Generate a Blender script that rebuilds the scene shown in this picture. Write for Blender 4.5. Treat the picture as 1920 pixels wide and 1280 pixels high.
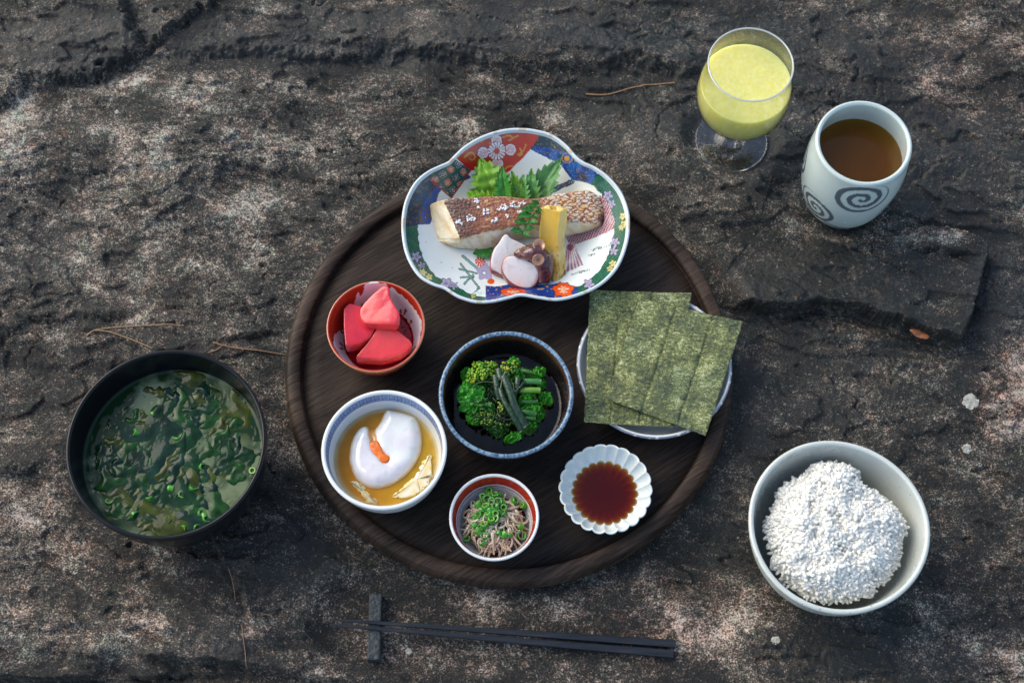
import bpy, math, random
import numpy as np
from mathutils import Vector, Matrix

# ------------------------------------------------------------------ camera, sky, sun, exposure
for o in list(bpy.data.objects):
    bpy.data.objects.remove(o)
SC = bpy.context.scene
COL = SC.collection
U = 0.01                                   # everything below is written in centimetres
FPX, TILT = 3000.0, math.radians(22)       # focal length in photo pixels, tilt from straight down
DIST = FPX / 27.8
CAM = np.array([0, -DIST * math.sin(TILT), DIST * math.cos(TILT)])
cd = bpy.data.cameras.new('camera'); cam = bpy.data.objects.new('camera', cd); COL.objects.link(cam)
cd.sensor_width = 36; cd.lens = FPX / 1920 * 36; cd.clip_start = 0.02; cd.clip_end = 20
cam.location = CAM * U; cam.rotation_euler = (TILT, 0, 0)
cd.dof.use_dof = True; cd.dof.focus_distance = (DIST - 3) * U; cd.dof.aperture_fstop = 9
SC.camera = cam
SUN_EL, SUN_AZ = math.radians(39), math.radians(-58)      # azimuth from +Y (far side) towards -X
W = bpy.data.worlds.new('World'); SC.world = W; W.use_nodes = True
nt = W.node_tree
sky = nt.nodes.new('ShaderNodeTexSky'); sky.sky_type = 'NISHITA'; sky.sun_disc = False
sky.sun_elevation = SUN_EL; sky.sun_rotation = SUN_AZ
sky.air_density = 1.0; sky.dust_density = 1.5; sky.ozone_density = 0.0
nt.links.new(sky.outputs[0], nt.nodes['Background'].inputs[0])
nt.nodes['Background'].inputs[1].default_value = 0.145
sl = bpy.data.lights.new('sun', 'SUN'); sl.energy = 1.25; sl.angle = math.radians(54); sl.color = (1.0, 0.94, 0.80)
so = bpy.data.objects.new('sun', sl); COL.objects.link(so)
sd = Vector((math.sin(SUN_AZ) * math.cos(SUN_EL), math.cos(SUN_AZ) * math.cos(SUN_EL), math.sin(SUN_EL)))
so.rotation_euler = sd.to_track_quat('Z', 'Y').to_euler()
SC.view_settings.view_transform = 'Standard'; SC.view_settings.look = 'None'
SC.view_settings.exposure = 1.05; SC.view_settings.gamma = 1.0
SC.render.engine = 'CYCLES'
SC.cycles.max_bounces = 10; SC.cycles.transparent_max_bounces = 12; SC.cycles.caustics_refractive = True

# ------------------------------------------------------------------ pixel <-> world
_f = np.array([0, math.sin(TILT), -math.cos(TILT)]); _u = np.array([0, math.cos(TILT), math.sin(TILT)])
def un(px, py, z=0.0):
    """photo pixel -> world point (cm) on the horizontal plane at height z"""
    px = np.asarray(px, float); py = np.asarray(py, float)
    a = (px - 960) / FPX; b = (640 - py) / FPX
    dy = _f[1] + _u[1] * b; dz = _f[2] + _u[2] * b
    k = (z - CAM[2]) / dz
    return np.stack([a * k + 0 * b, CAM[1] + dy * k, 0 * a + z + 0 * k], -1)
def pr(P):
    """world (cm) -> photo pixel"""
    v = np.asarray(P, float) - CAM
    w = v @ _f
    return 960 + FPX * v[..., 0] / w, 640 - FPX * (v @ _u) / w
def circ(cx, cy, w, z):
    c = un(cx, cy, z); a = un(cx - w / 2, cy, z); b = un(cx + w / 2, cy, z)
    return c[0], c[1], (b[0] - a[0]) / 2

# ------------------------------------------------------------------ numpy noise
def _h(ix, iy, s):
    n = (ix.astype(np.int64) * 374761393 + iy.astype(np.int64) * 668265263 + int(s) * 974634777) & 0x7fffffff
    n = ((n ^ (n >> 13)) * 1274126177) & 0x7fffffff
    n = ((n ^ (n >> 15)) * 2246822519) & 0x7fffffff
    return (n ^ (n >> 16)) & 0xffff
def noise(x, y, s=0):
    x = np.asarray(x, float); y = np.asarray(y, float)
    x, y = np.broadcast_arrays(x, y)
    ix = np.floor(x); iy = np.floor(y); fx = x - ix; fy = y - iy
    ux = fx * fx * fx * (fx * (fx * 6 - 15) + 10); uy = fy * fy * fy * (fy * (fy * 6 - 15) + 10)
    def g(ax, ay):
        a = _h(ix + ax, iy + ay, s) * (2 * math.pi / 65536)
        return np.cos(a) * (fx - ax) + np.sin(a) * (fy - ay)
    n0 = g(0, 0) * (1 - ux) + g(1, 0) * ux; n1 = g(0, 1) * (1 - ux) + g(1, 1) * ux
    return (n0 * (1 - uy) + n1 * uy) * 1.4
def fbm(x, y, s=0, o=4, g=0.5, l=2.03):
    a = 1.0; r = 0; t = 0
    for i in range(o):
        r = r + a * noise(x, y, s + i * 17); t += a; a *= g; x = x * l + 13.7; y = y * l - 7.1
    return r / t
def sst(a, b, x):
    t = np.clip((np.asarray(x, float) - a) / (b - a), 0, 1); return t * t * (3 - 2 * t)
def inpoly(x, y, poly):
    r = np.zeros(np.shape(x), bool); n = len(poly)
    for i in range(n):
        x0, y0 = poly[i]; x1, y1 = poly[(i + 1) % n]
        if y0 == y1: continue
        c = ((y0 > y) != (y1 > y)) & (x < (x1 - x0) * (y - y0) / (y1 - y0) + x0)
        r ^= c
    return r
def segdist(x, y, pts):
    """distance to polyline, and side (+ = left of travel in a y-up frame)"""
    best = np.full(np.shape(x), 1e9); side = np.zeros(np.shape(x))
    for (x0, y0), (x1, y1) in zip(pts[:-1], pts[1:]):
        dx, dy = x1 - x0, y1 - y0; L = dx * dx + dy * dy + 1e-12
        t = np.clip(((x - x0) * dx + (y - y0) * dy) / L, 0, 1)
        d = np.hypot(x - x0 - t * dx, y - y0 - t * dy)
        m = d < best - 1e-9
        best = np.where(m, d, best); side = np.where(m, np.sign(dx * (y - y0) - dy * (x - x0)), side)
    return best, side
def lin(h):
    h = h.lstrip('#'); c = np.array([int(h[i:i + 2], 16) / 255 for i in (0, 2, 4)])
    return np.where(c <= 0.04045, c / 12.92, ((c + 0.055) / 1.055) ** 2.4)
def mixc(c0, c1, t):
    t = np.asarray(t, float)[..., None]; return np.asarray(c0) * (1 - t) + np.asarray(c1) * t
def spline(pts, n, closed=False):
    """Catmull-Rom through pts (k,d) -> n points"""
    P = np.asarray(pts, float); k = len(P)
    t = np.linspace(0, k if closed else k - 1, n, endpoint=not closed)
    i = np.minimum(np.floor(t).astype(int), k - 1 if closed else k - 2); f = (t - i)[:, None]
    ix = (lambda j: j % k) if closed else (lambda j: np.clip(j, 0, k - 1))
    a, b, c, d = P[ix(i - 1)], P[ix(i)], P[ix(i + 1)], P[ix(i + 2)]
    return 0.5 * (2 * b + (c - a) * f + (2 * a - 5 * b + 4 * c - d) * f ** 2 + (3 * b - a - 3 * c + d) * f ** 3)

# ------------------------------------------------------------------ mesh helpers
ORG = {}
def thing(name, label, cat, loc, group=None):
    o = bpy.data.objects.new(name, None); COL.objects.link(o); o.empty_display_size = 0.01
    o.location = [v * U for v in loc]; ORG[o] = np.array(loc, float)
    tag(o, label, cat, group); return o
def tag(o, label=None, cat=None, group=None, kind=None):
    if label: o['label'] = label
    if cat: o['category'] = cat
    if group: o['group'] = group
    if kind: o['kind'] = kind
    return o
def mesh(name, V, F, mat, parent=None, loc=None, attrs=None, smooth=True):
    """V world centimetres; the object's origin is loc (or its parent's origin)"""
    V = np.asarray(V, float)
    base = ORG[parent] if parent is not None else np.zeros(3)
    org = np.array(loc, float) if loc is not None else (base if parent is not None else np.array([*V.mean(0)[:2], V[:, 2].min()]))
    me = bpy.data.meshes.new(name)
    L = ((V - org) * U).astype(np.float32)
    if isinstance(F, np.ndarray):
        n, k = F.shape
        me.vertices.add(len(L)); me.vertices.foreach_set('co', L.ravel())
        me.loops.add(n * k); me.loops.foreach_set('vertex_index', F.astype(np.int32).ravel())
        me.polygons.add(n); me.polygons.foreach_set('loop_start', np.arange(0, n * k, k, dtype=np.int32))
        me.update(calc_edges=True)
    else:
        me.from_pydata(L.tolist(), [], [list(map(int, f)) for f in F]); me.update()
    me.validate()
    if len(V) < 400000:                                # make faces point outwards (closed) or upwards (open sheet)
        me.calc_loop_triangles(); T = np.empty(len(me.loop_triangles) * 3, np.int32); me.loop_triangles.foreach_get('vertices', T); T = T.reshape(-1, 3)
        Q = np.empty(len(me.vertices) * 3, np.float32); me.vertices.foreach_get('co', Q); Q = Q.reshape(-1, 3).astype(float); Q -= Q.mean(0)
        cr_ = np.cross(Q[T[:, 1]] - Q[T[:, 0]], Q[T[:, 2]] - Q[T[:, 0]]); net_ = cr_.sum(0); tot = np.linalg.norm(cr_, axis=1).sum()
        if (net_[2] < 0 if np.linalg.norm(net_) > 0.25 * tot else (Q[T[:, 0]] * cr_).sum() < 0): me.flip_normals()
    if smooth: me.polygons.foreach_set('use_smooth', np.ones(len(me.polygons), bool))
    for k, a in (attrs or {}).items():
        a = np.asarray(a, float)
        at = me.attributes.new(k, 'FLOAT_COLOR', 'POINT')
        c = np.ones((len(V), 4), np.float32); c[:, :3] = np.broadcast_to(a if a.ndim == 2 else a[:, None], (len(V), 3))
        at.data.foreach_set('color', c.ravel())
    if mat: me.materials.append(mat)
    o = bpy.data.objects.new(name, me); COL.objects.link(o); ORG[o] = org
    if parent is not None: o.parent = parent
    o.location = (org - base) * U
    return o
def gridf(nu, nv, wu=False, wv=False):
    i = np.arange(nu if wu else nu - 1); j = np.arange(nv if wv else nv - 1)
    I, J = np.meshgrid(i, j, indexing='ij'); I2 = (I + 1) % nu; J2 = (J + 1) % nv
    return np.stack([I * nv + J, I2 * nv + J, I2 * nv + J2, I * nv + J2], -1).reshape(-1, 4)
def lathe(prof, n, c, rmod=None):
    """prof (k,2) of r,z ; returns V (n*k,3) index [seg, prof], F"""
    prof = np.asarray(prof, float); k = len(prof)
    th = np.arange(n) * 2 * math.pi / n
    R = np.broadcast_to(prof[:, 0], (n, k)).copy(); Z = np.broadcast_to(prof[:, 1], (n, k)).copy()
    if rmod is not None: R, Z = rmod(th[:, None], R, Z)
    V = np.stack([c[0] + R * np.cos(th)[:, None], c[1] + R * np.sin(th)[:, None], c[2] + Z], -1)
    return V.reshape(-1, 3), gridf(n, k, wu=True)
def dense(prof, step):
    out = [np.array(prof[0], float)]
    for a, b in zip(prof[:-1], prof[1:]):
        a = np.array(a, float); b = np.array(b, float); m = max(1, int(np.ceil(np.hypot(*(b - a)) / step)))
        for q in range(1, m + 1): out.append(a + (b - a) * q / m)
    return np.array(out)
def bowl_prof(R, H, fr, fh, th, e=0.75, am=62, n=36, floor=None):
    """outer foot -> wall -> rounded rim -> inner wall -> centre"""
    A_ = math.radians(am); a = np.linspace(0, A_, n); sn = lambda q: (np.sin(q) / math.sin(A_)) ** e; cs = lambda q: (1 - np.cos(q)) / (1 - math.cos(A_))
    ro = fr + (R - fr) * sn(a); zo = fh + (H - fh - th / 2) * cs(a)
    p = [(fr * 0.05, fh * 0.55), (fr - 0.25, fh * 0.5), (fr - 0.2, 0.04), (fr - 0.1, 0.0), (fr, 0.03)]
    p += list(zip(ro, zo))
    for q in np.linspace(0, math.pi, 9)[1:]:
        p.append((R - th / 2 + th / 2 * math.cos(q), H - th / 2 + th / 2 * math.sin(q)))
    fz = fh + th if floor is None else floor
    fri = max(fr - th * 0.4, 0.3)
    ri = fri + (R - th - fri) * sn(a[::-1]); zi = fz + (H - th / 2 - fz) * cs(a[::-1])
    p += list(zip(ri[1:], zi[1:]))
    for q in np.linspace(1, 0.001, 12)[1:]:
        p.append((fri * q, fz - 0.03 * (1 - q * q)))
    return np.array(p)
def inner_r(prof, z):
    """inner-wall radius of a bowl profile at height z"""
    i = int(np.argmax(prof[:, 1])); q = prof[i:]
    return float(np.interp(z, q[::-1, 1], q[::-1, 0]))
def tube(pts, rad, n=8, cap=True, flat=1.0):
    P = np.asarray(pts, float); k = len(P); rad = np.broadcast_to(np.asarray(rad, float), (k,))
    T = np.gradient(P, axis=0); T /= np.linalg.norm(T, axis=1)[:, None] + 1e-9
    up = np.array([0, 0, 1.0]); N = np.cross(up, T); nn = np.linalg.norm(N, axis=1)[:, None]
    N = np.where(nn < 1e-3, np.array([1.0, 0, 0]), N / (nn + 1e-9)); B = np.cross(T, N)
    th = np.arange(n) * 2 * math.pi / n
    V = P[:, None] + rad[:, None, None] * (N[:, None] * np.cos(th)[None, :, None] + flat * B[:, None] * np.sin(th)[None, :, None])
    V = V.reshape(-1, 3); F = [tuple(f) for f in gridf(k, n, wv=True)]
    if cap: F += [tuple(range(n))[::-1], tuple((k - 1) * n + i for i in range(n))]
    return V, F
def join(parts):
    V = []; F = []; o = 0
    for v, f in parts:
        V.append(v); F += [tuple(int(i) + o for i in q) for q in f]; o += len(v)
    return np.concatenate(V), F
_ico = None
def blob(c, r, sub=1):
    """low-poly sphere; r scalar or 3-vector"""
    n, m = (6, 4) if sub == 1 else (10, 7)
    th = np.arange(n) * 2 * math.pi / n; ph = np.linspace(0, math.pi, m + 1)
    V = [(0, 0, 1)] + [(math.sin(p) * math.cos(t), math.sin(p) * math.sin(t), math.cos(p)) for p in ph[1:-1] for t in th] + [(0, 0, -1)]
    F = [(0, 1 + i, 1 + (i + 1) % n) for i in range(n)]
    for q in range(m - 2):
        F += [(1 + q * n + i, 1 + (q + 1) * n + i, 1 + (q + 1) * n + (i + 1) % n, 1 + q * n + (i + 1) % n) for i in range(n)]
    e = len(V) - 1; F += [(e, 1 + (m - 2) * n + (i + 1) % n, 1 + (m - 2) * n + i) for i in range(n)]
    return np.array(V) * np.asarray(r) + np.asarray(c), F
def copy_obj(o, name, loc, rot=(0, 0, 0), sc=1.0):
    c = o.copy(); c.name = name; COL.objects.link(c)
    c.location = [v * U for v in loc]; c.rotation_euler = rot
    c.scale = (sc, sc, sc) if np.isscalar(sc) else sc
    return c

# ------------------------------------------------------------------ material helpers
class NT:
    def __init__(s, name):
        s.m = bpy.data.materials.new(name); s.m.use_nodes = True; s.t = s.m.node_tree
        s.b = s.t.nodes['Principled BSDF']; s.out = s.t.nodes['Material Output']
    def n(s, typ, **kw):
        q = s.t.nodes.new('ShaderNode' + typ)
        for k, v in kw.items(): setattr(q, k, v)
        return q
    def l(s, a, b): s.t.links.new(a, b)
    def inp(s, node, k, v):
        if hasattr(v, 'is_output') or isinstance(v, bpy.types.NodeSocket): s.l(v, node.inputs[k])
        else: node.inputs[k].default_value = v
    def attr(s, name): q = s.n('Attribute'); q.attribute_name = name; return q.outputs['Color']
    def coord(s, scale=(1, 1, 1), rot=(0, 0, 0)):
        tc = s.n('TexCoord'); mp = s.n('Mapping'); s.l(tc.outputs['Object'], mp.inputs[0])
        mp.inputs['Scale'].default_value = scale; mp.inputs['Rotation'].default_value = rot; return mp.outputs[0]
    def noise(s, vec, scale, detail=4, rough=0.55, dist=0.0):
        q = s.n('TexNoise'); s.l(vec, q.inputs['Vector']); q.inputs['Scale'].default_value = scale
        q.inputs['Detail'].default_value = detail; q.inputs['Roughness'].default_value = rough; q.inputs['Distortion'].default_value = dist
        return q.outputs['Fac']
    def ramp(s, fac, stops):
        q = s.n('ValToRGB'); s.l(fac, q.inputs[0]); e = q.color_ramp.elements
        while len(e) < len(stops): e.new(0.5)
        for el, (p, c) in zip(e, stops):
            el.position = p; el.color = (*([c] * 3 if np.isscalar(c) else c), 1)
        return q.outputs[0]
    def mix(s, a, b, fac, mode='MIX'):
        q = s.n('Mix', data_type='RGBA', blend_type=mode)
        for k, v in ((6, a), (7, b), (0, fac)):
            if isinstance(v, bpy.types.NodeSocket): s.l(v, q.inputs[k])
            else: q.inputs[k].default_value = v if k == 0 else (*v, 1)
        return q.outputs[2]
    def math(s, op, a, b=0.0, c=None):
        q = s.n('Math', operation=op)
        for i, v in enumerate((a, b) if c is None else (a, b, c)):
            if isinstance(v, bpy.types.NodeSocket): s.l(v, q.inputs[i])
            else: q.inputs[i].default_value = v
        return q.outputs[0]
    def bump(s, h, strength=0.3, dist=0.001, prev=None):
        q = s.n('Bump'); s.l(h, q.inputs['Height']); q.inputs['Strength'].default_value = strength; q.inputs['Distance'].default_value = dist
        if prev is not None: s.l(prev, q.inputs['Normal'])
        return q.outputs[0]
    def set(s, **kw):
        N = {'color': 'Base Color', 'rough': 'Roughness', 'spec': 'Specular IOR Level', 'coat': 'Coat Weight', 'coat_rough': 'Coat Roughness',
             'sss': 'Subsurface Weight', 'trans': 'Transmission Weight', 'ior': 'IOR', 'normal': 'Normal', 'metal': 'Metallic', 'sheen': 'Sheen Weight', 'alpha': 'Alpha'}
        for k, v in kw.items():
            i = s.b.inputs[N[k]]
            if isinstance(v, bpy.types.NodeSocket): s.l(v, i)
            elif k == 'color': i.default_value = (*v, 1)
            else: i.default_value = v
        return s
    def sssr(s, r, scale): s.b.inputs['Subsurface Radius'].default_value = r; s.b.inputs['Subsurface Scale'].default_value = scale; return s
def glaze(name, attr='col', color=None, rough=0.12, vary=0.06, speck=0.0, coat=0.0, spec=0.5, bump=0.06):
    """glazed ceramic: colour attribute or constant, slight tone drift, specks, uneven gloss"""
    t = NT(name); v = t.coord()
    c = t.attr(attr) if color is None else None
    n1 = t.noise(v, 45, 4)
    tone = t.ramp(n1, [(0.25, 1 - vary * 2), (0.75, 1.0)])
    c2 = t.mix(c if c is not None else color, tone, 1.0, 'MULTIPLY')
    if speck:
        n2 = t.noise(v, 420, 1); sp = t.ramp(n2, [(0.735, 0.0), (0.76, 1.0)])
        c2 = t.mix(c2, (0.12, 0.11, 0.09), t.math('MULTIPLY', sp, speck))
    t.set(color=c2, rough=t.ramp(t.noise(v, 130, 3), [(0.3, rough * 0.7), (0.8, rough * 1.8)]), spec=spec, coat=coat,
          normal=t.bump(t.noise(v, 160, 3), bump, 0.0008))
    return t.m
def film(name, attr='tint', rough=0.02, ior=1.34, murk=None, wave=0.12, wscale=120):
    """thin liquid body: tinted see-through + Fresnel gloss (+ milky part)"""
    t = NT(name); v = t.coord()
    tr = t.n('BsdfTransparent'); t.l(t.attr(attr), tr.inputs[0])
    nb = t.bump(t.noise(v, wscale, 2, 0.4), wave, 0.001)
    base = tr.outputs[0]
    if murk:
        df = t.n('BsdfDiffuse'); mc, mf = murk
        if mc is None: t.l(t.attr(attr), df.inputs[0])
        else: df.inputs[0].default_value = (*mc, 1)
        mx = t.n('MixShader'); mx.inputs[0].default_value = mf
        t.l(base, mx.inputs[1]); t.l(df.outputs[0], mx.inputs[2]); base = mx.outputs[0]
    gl = t.n('BsdfGlossy'); gl.inputs['Roughness'].default_value = rough; t.l(nb, gl.inputs['Normal'])
    fr = t.n('Fresnel'); fr.inputs['IOR'].default_value = ior; t.l(nb, fr.inputs['Normal'])
    mx = t.n('MixShader'); t.l(fr.outputs[0], mx.inputs[0]); t.l(base, mx.inputs[1]); t.l(gl.outputs[0], mx.inputs[2])
    t.l(mx.outputs[0], t.out.inputs[0]); return t.m
def food(name, attr='col', color=None, rough=0.35, sss=0.25, radius=(1, 0.4, 0.2), scale=0.002, bump=0.25, bscale=300, vary=0.12, coat=0.0, vscale=80):
    t = NT(name); v = t.coord(); c = t.attr(attr) if color is None else None
    tone = t.ramp(t.noise(v, vscale, 5), [(0.25, 1 - vary * 2), (0.75, 1.0)])
    c2 = t.mix(c if c is not None else color, tone, 1.0, 'MULTIPLY')
    t.set(color=c2, rough=rough, sss=sss, coat=coat, normal=t.bump(t.noise(v, bscale, 4), bump, 0.0015)); t.b.inputs['Coat Roughness'].default_value = 0.08
    t.sssr(radius, scale); return t.m

# ================================================================== the rock
def graded(lo, hi, step, far):
    a = list(np.arange(lo, hi + 1e-6, step)); s = step; x = a[-1]; r = []
    while x < far: s *= 1.22; x += s; r.append(x)
    s = step; x = a[0]; l = []
    while x > -far: s *= 1.22; x -= s; l.append(x)
    return np.array(l[::-1] + a + r)
TRAY_PTS = un([532, 769, 1174, 1343, 925], [690, 352, 361, 559, 1097], 1.8)
A = np.c_[2 * TRAY_PTS[:, :2], np.ones(5)]; sol = np.linalg.lstsq(A, (TRAY_PTS[:, :2] ** 2).sum(1), rcond=None)[0]
TX, TY = sol[:2]; TR = math.sqrt(sol[2] + TX * TX + TY * TY)
print('tray', TX, TY, TR)
FLAT = [(TX, TY, TR + 0.2, 0.0)]
for px, py, r in ((311, 850, 3.9), (1573, 1000, 3.4), (1570, 372, 2.6), (1370, 264, 2.6)):
    q = un(px, py, 0); FLAT.append((q[0], q[1], r, 0.0))
gx = graded(-40, 40, 0.092, 110); gy = graded(-26, 33, 0.092, 110)
X, Y = np.meshgrid(gx, gy, indexing='ij')
PXu, PYv = pr(np.stack([X, Y, np.zeros_like(X)], -1))
wx = X + 0.5 * fbm(X / 1.6, Y / 1.6, 5, 3); wy = Y + 0.5 * fbm(X / 1.6, Y / 1.6, 9, 3)
# bedding runs nearly level across the picture, dipping gently to the right
sa = math.radians(-9); Xr = wx * math.cos(sa) + wy * math.sin(sa); Yr = -wx * math.sin(sa) + wy * math.cos(sa)
Hh = 0.9 * fbm(X / 15, Y / 10, 1, 3) + 0.34 * fbm(Xr / 11, Yr / 3.0, 21, 3)
rid = 1 - np.abs(fbm(Xr / 4.2, Yr / 1.3, 33, 4)) * 2.2
Hh += 0.07 * np.clip(rid, 0, 1) ** 2
def terrace(sx, sy, k, h, seed, w):
    q = (fbm(Xr / sx, Yr / sy, seed, 4, .55) + .5) * k; fr = q - np.floor(q); return h * (np.floor(q) + sst(1 - w, 1, fr))
Hh += terrace(17, 7, 5, 0.24, 201, .07) + terrace(8, 3.5, 4, 0.03, 231, .10); Hh -= Hh[::7, ::7].mean()
cr = np.abs(fbm(X / 11 + 3, Y / 6, 261, 4, .55)); Hh -= 0.28 * np.exp(-(cr / 0.006) ** 2) * sst(.05, .25, fbm(X / 9, Y / 9, 271, 2))
fine = 0.05 * fbm(X / 0.9, Y / 0.7, 41, 4, 0.6) + 0.035 * fbm(X / 0.25, Y / 0.22, 55, 2)
pit = fbm(X / 0.55, Y / 0.45, 77, 3); fine -= 0.05 * sst(0.36, 0.6, pit)
Hh += fine
def ledge(pts, h, back=7.0, lip=0.16, rough=0.55, under=0.0, amp=1.0):
    """step whose raised side lies to the LEFT of travel (seen from above); photo pixel polyline"""
    global Hh
    P = un([p[0] for p in pts], [p[1] for p in pts], 0)[:, :2]
    jx = X + rough * fbm(X / 1.1, Y / 1.1, 91, 4, 0.6); jy = Y + rough * fbm(X / 1.1, Y / 1.1, 97, 4, 0.6)
    lo = P.min(0) - back * 3; hi = P.max(0) + back * 3
    m = (X > lo[0]) & (X < hi[0]) & (Y > lo[1]) & (Y < hi[1])
    d, s = segdist(jx[m], jy[m], P.tolist())
    sd_ = d * s
    e0, _ = segdist(jx[m], jy[m], [P[0].tolist(), P[0].tolist()]); e1, _ = segdist(jx[m], jy[m], [P[-1].tolist(), P[-1].tolist()])
    endf = sst(0.0, 2.2, np.minimum(e0, e1))
    up = sst(-lip, lip, sd_) * np.exp(-np.clip(sd_, 0, None) / back)
    dn = np.exp(-np.clip(-sd_, 0, None) / 1.1) * (sd_ < lip) * under
    Hh[m] += endf * (h * up - dn * (1 - up))
ledge([(-60, 215), (20, 190), (45, 152), (110, 158), (190, 140), (228, 128), (283, 92), (262, 78), (240, 52), (236, -30)], 1.1, 9, 0.45, 1.0, 0.1)
ledge([(270, 104), (370, 108), (450, 98), (560, 104), (640, 108), (760, 100)], 0.6, 4, 0.6, 0.9, 0.1)
ledge([(720, 96), (860, 112), (940, 132), (1050, 132), (1180, 118), (1265, 140), (1340, 150)], 0.7, 4, 0.6, 0.9, 0.15)
ledge([(380, 358), (400, 345), (420, 312), (480, 314), (560, 330)], 0.5, 3, 0.14, 0.3, 0.2)
ledge([(1300, 572), (1370, 582), (1470, 594), (1530, 578), (1600, 588), (1655, 606), (1720, 630), (1792, 650), (1812, 610), (1828, 548), (1846, 500), (1850, 462), (1800, 440), (1690, 424)], 1.7, 6.5, 0.10, 0.35, 0.45)
ledge([(1700, 468), (1760, 478), (1850, 492)], 0.45, 1.5, 0.15, 0.3, 0.15)
ledge([(1405, 455), (1416, 440), (1422, 420)], 0.5, 2, 0.12, 0.3, 0.1)
ledge([(-40, 884), (40, 893), (78, 884), (92, 930), (112, 985), (160, 1035)], 0.6, 4, 0.22, 0.5, 0.2)
ledge([(540, 1236), (500, 1210), (470, 1165), (455, 1115), (432, 1072)][::-1], 0.45, 3, 0.16, 0.3, 0.2)
ledge([(245, 1232), (320, 1236), (400, 1240), (500, 1254), (600, 1274), (700, 1290)], 0.75, 4, 0.12, 0.35, 0.5)
ledge([(-60, 1268), (60, 1274), (130, 1274), (220, 1270)], 1.2, 5, 0.1, 0.3, 0.6)
ledge([(1145, 1272), (1210, 1260), (1262, 1246), (1300, 1237), (1400, 1234)], 0.5, 3, 0.09, 0.3, 0.45)
ledge([(560, 615), (500, 628), (430, 640), (380, 648)][::-1], 0.4, 3, 0.2, 0.4, 0.2)
ledge([(-40, 640), (60, 600), (160, 590), (260, 600)], 0.4, 3, 0.35, 0.8, 0.12)
for fx, fy, r, lv in FLAT:
    d = np.hypot(X - fx, Y - fy); w = 1 - sst(r, r + (2.2 if r > 6 else 1.3), d)
    Hh = Hh * (1 - w) + (lv - 0.05 + np.clip(fine * 0.35, -0.2, 0.04)) * w
# keep the neighbourhood of chopsticks low and gentle
cp = un([690, 1290], [1165, 1225], 0)[:, :2]
d, _ = segdist(X, Y, cp.tolist()); w = 1 - sst(2.0, 4.0, d); Hh = Hh * (1 - w) + (-0.06 + np.clip(fine * 0.5, -0.2, 0.05)) * w
def rock_z(x, y, r=0.0):
    r = max(r, 0.12); i0, i1 = np.searchsorted(gx, (x - r, x + r)); j0, j1 = np.searchsorted(gy, (y - r, y + r)); return float(Hh[i0:i1 + 1, j0:j1 + 1].max())
# colour masks: R pale lichen/dry stone, G dark wet film and shade painted along ledges, B pink
mk = np.zeros(X.shape + (3,))
def dab(u, v, ru, rv, ch, a):
    wob = 0.45 * fbm(X / 3.5, Y / 3.0, 130 + ch, 4)
    q = np.hypot((PXu - u) / ru, (PYv - v) / rv) + wob
    mk[..., ch] += a * (1 - sst(0.45, 1.15, q))
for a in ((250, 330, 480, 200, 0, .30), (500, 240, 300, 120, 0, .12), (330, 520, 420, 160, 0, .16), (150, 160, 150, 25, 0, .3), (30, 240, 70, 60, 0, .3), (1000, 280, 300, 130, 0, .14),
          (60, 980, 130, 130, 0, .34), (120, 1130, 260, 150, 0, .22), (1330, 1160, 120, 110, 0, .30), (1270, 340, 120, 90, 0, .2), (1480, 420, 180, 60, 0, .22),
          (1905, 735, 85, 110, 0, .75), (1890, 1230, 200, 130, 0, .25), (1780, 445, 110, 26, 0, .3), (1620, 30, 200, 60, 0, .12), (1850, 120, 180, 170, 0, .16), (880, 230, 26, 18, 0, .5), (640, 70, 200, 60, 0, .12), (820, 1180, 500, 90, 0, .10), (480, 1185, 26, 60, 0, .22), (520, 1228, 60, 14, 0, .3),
          (750, 70, 620, 62, 1, .55), (1450, 190, 420, 210, 1, .65), (1800, 330, 200, 140, 1, .55), (1600, 530, 280, 90, 1, .55), (1500, 700, 330, 140, 1, .45), (130, 90, 190, 90, 1, .5), (1880, 560, 90, 130, 1, .7), (1650, 1220, 260, 90, 1, .5), (620, 110, 330, 35, 1, .35),  # long top band is shade painted into the rock above the ridge
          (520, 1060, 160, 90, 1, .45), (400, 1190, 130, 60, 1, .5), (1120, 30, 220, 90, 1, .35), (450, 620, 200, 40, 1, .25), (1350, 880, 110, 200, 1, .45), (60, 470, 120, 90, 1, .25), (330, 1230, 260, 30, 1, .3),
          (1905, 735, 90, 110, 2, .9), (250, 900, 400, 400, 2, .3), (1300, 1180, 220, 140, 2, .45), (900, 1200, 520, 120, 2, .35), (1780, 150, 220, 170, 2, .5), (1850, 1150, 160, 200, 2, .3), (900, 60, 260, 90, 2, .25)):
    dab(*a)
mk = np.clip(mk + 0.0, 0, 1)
t = NT('weathered_rock'); v = t.coord()
sep = t.n('SeparateColor'); t.l(t.attr('mask'), sep.inputs[0]); R_, G_, B_ = sep.outputs[:3]
n1 = t.noise(t.coord((1, 1.35, 1)), 24, 8, 0.66, 0.3); n2 = t.noise(t.coord((1, 1.2, 1)), 240, 4, 0.66); n3 = t.noise(v, 950, 2, 0.7); n4 = t.noise(v, 95, 5, 0.6)
f = t.math('ADD', t.math('MULTIPLY', n2, 0.80), t.math('MULTIPLY', n3, 1.25)); f = t.math('SUBTRACT', f, 0.597)
f = t.math('ADD', f, t.math('MULTIPLY', t.math('SUBTRACT', n1, 0.5), 1.3))
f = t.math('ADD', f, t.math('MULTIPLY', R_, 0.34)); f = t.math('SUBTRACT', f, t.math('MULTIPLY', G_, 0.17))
c = t.ramp(f, [(0.30, (0.006, 0.0075, 0.007)), (0.44, (0.022, 0.022, 0.020)), (0.55, (0.064, 0.057, 0.049)), (0.67, (0.165, 0.148, 0.128)), (0.84, (0.46, 0.44, 0.40))])
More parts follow.
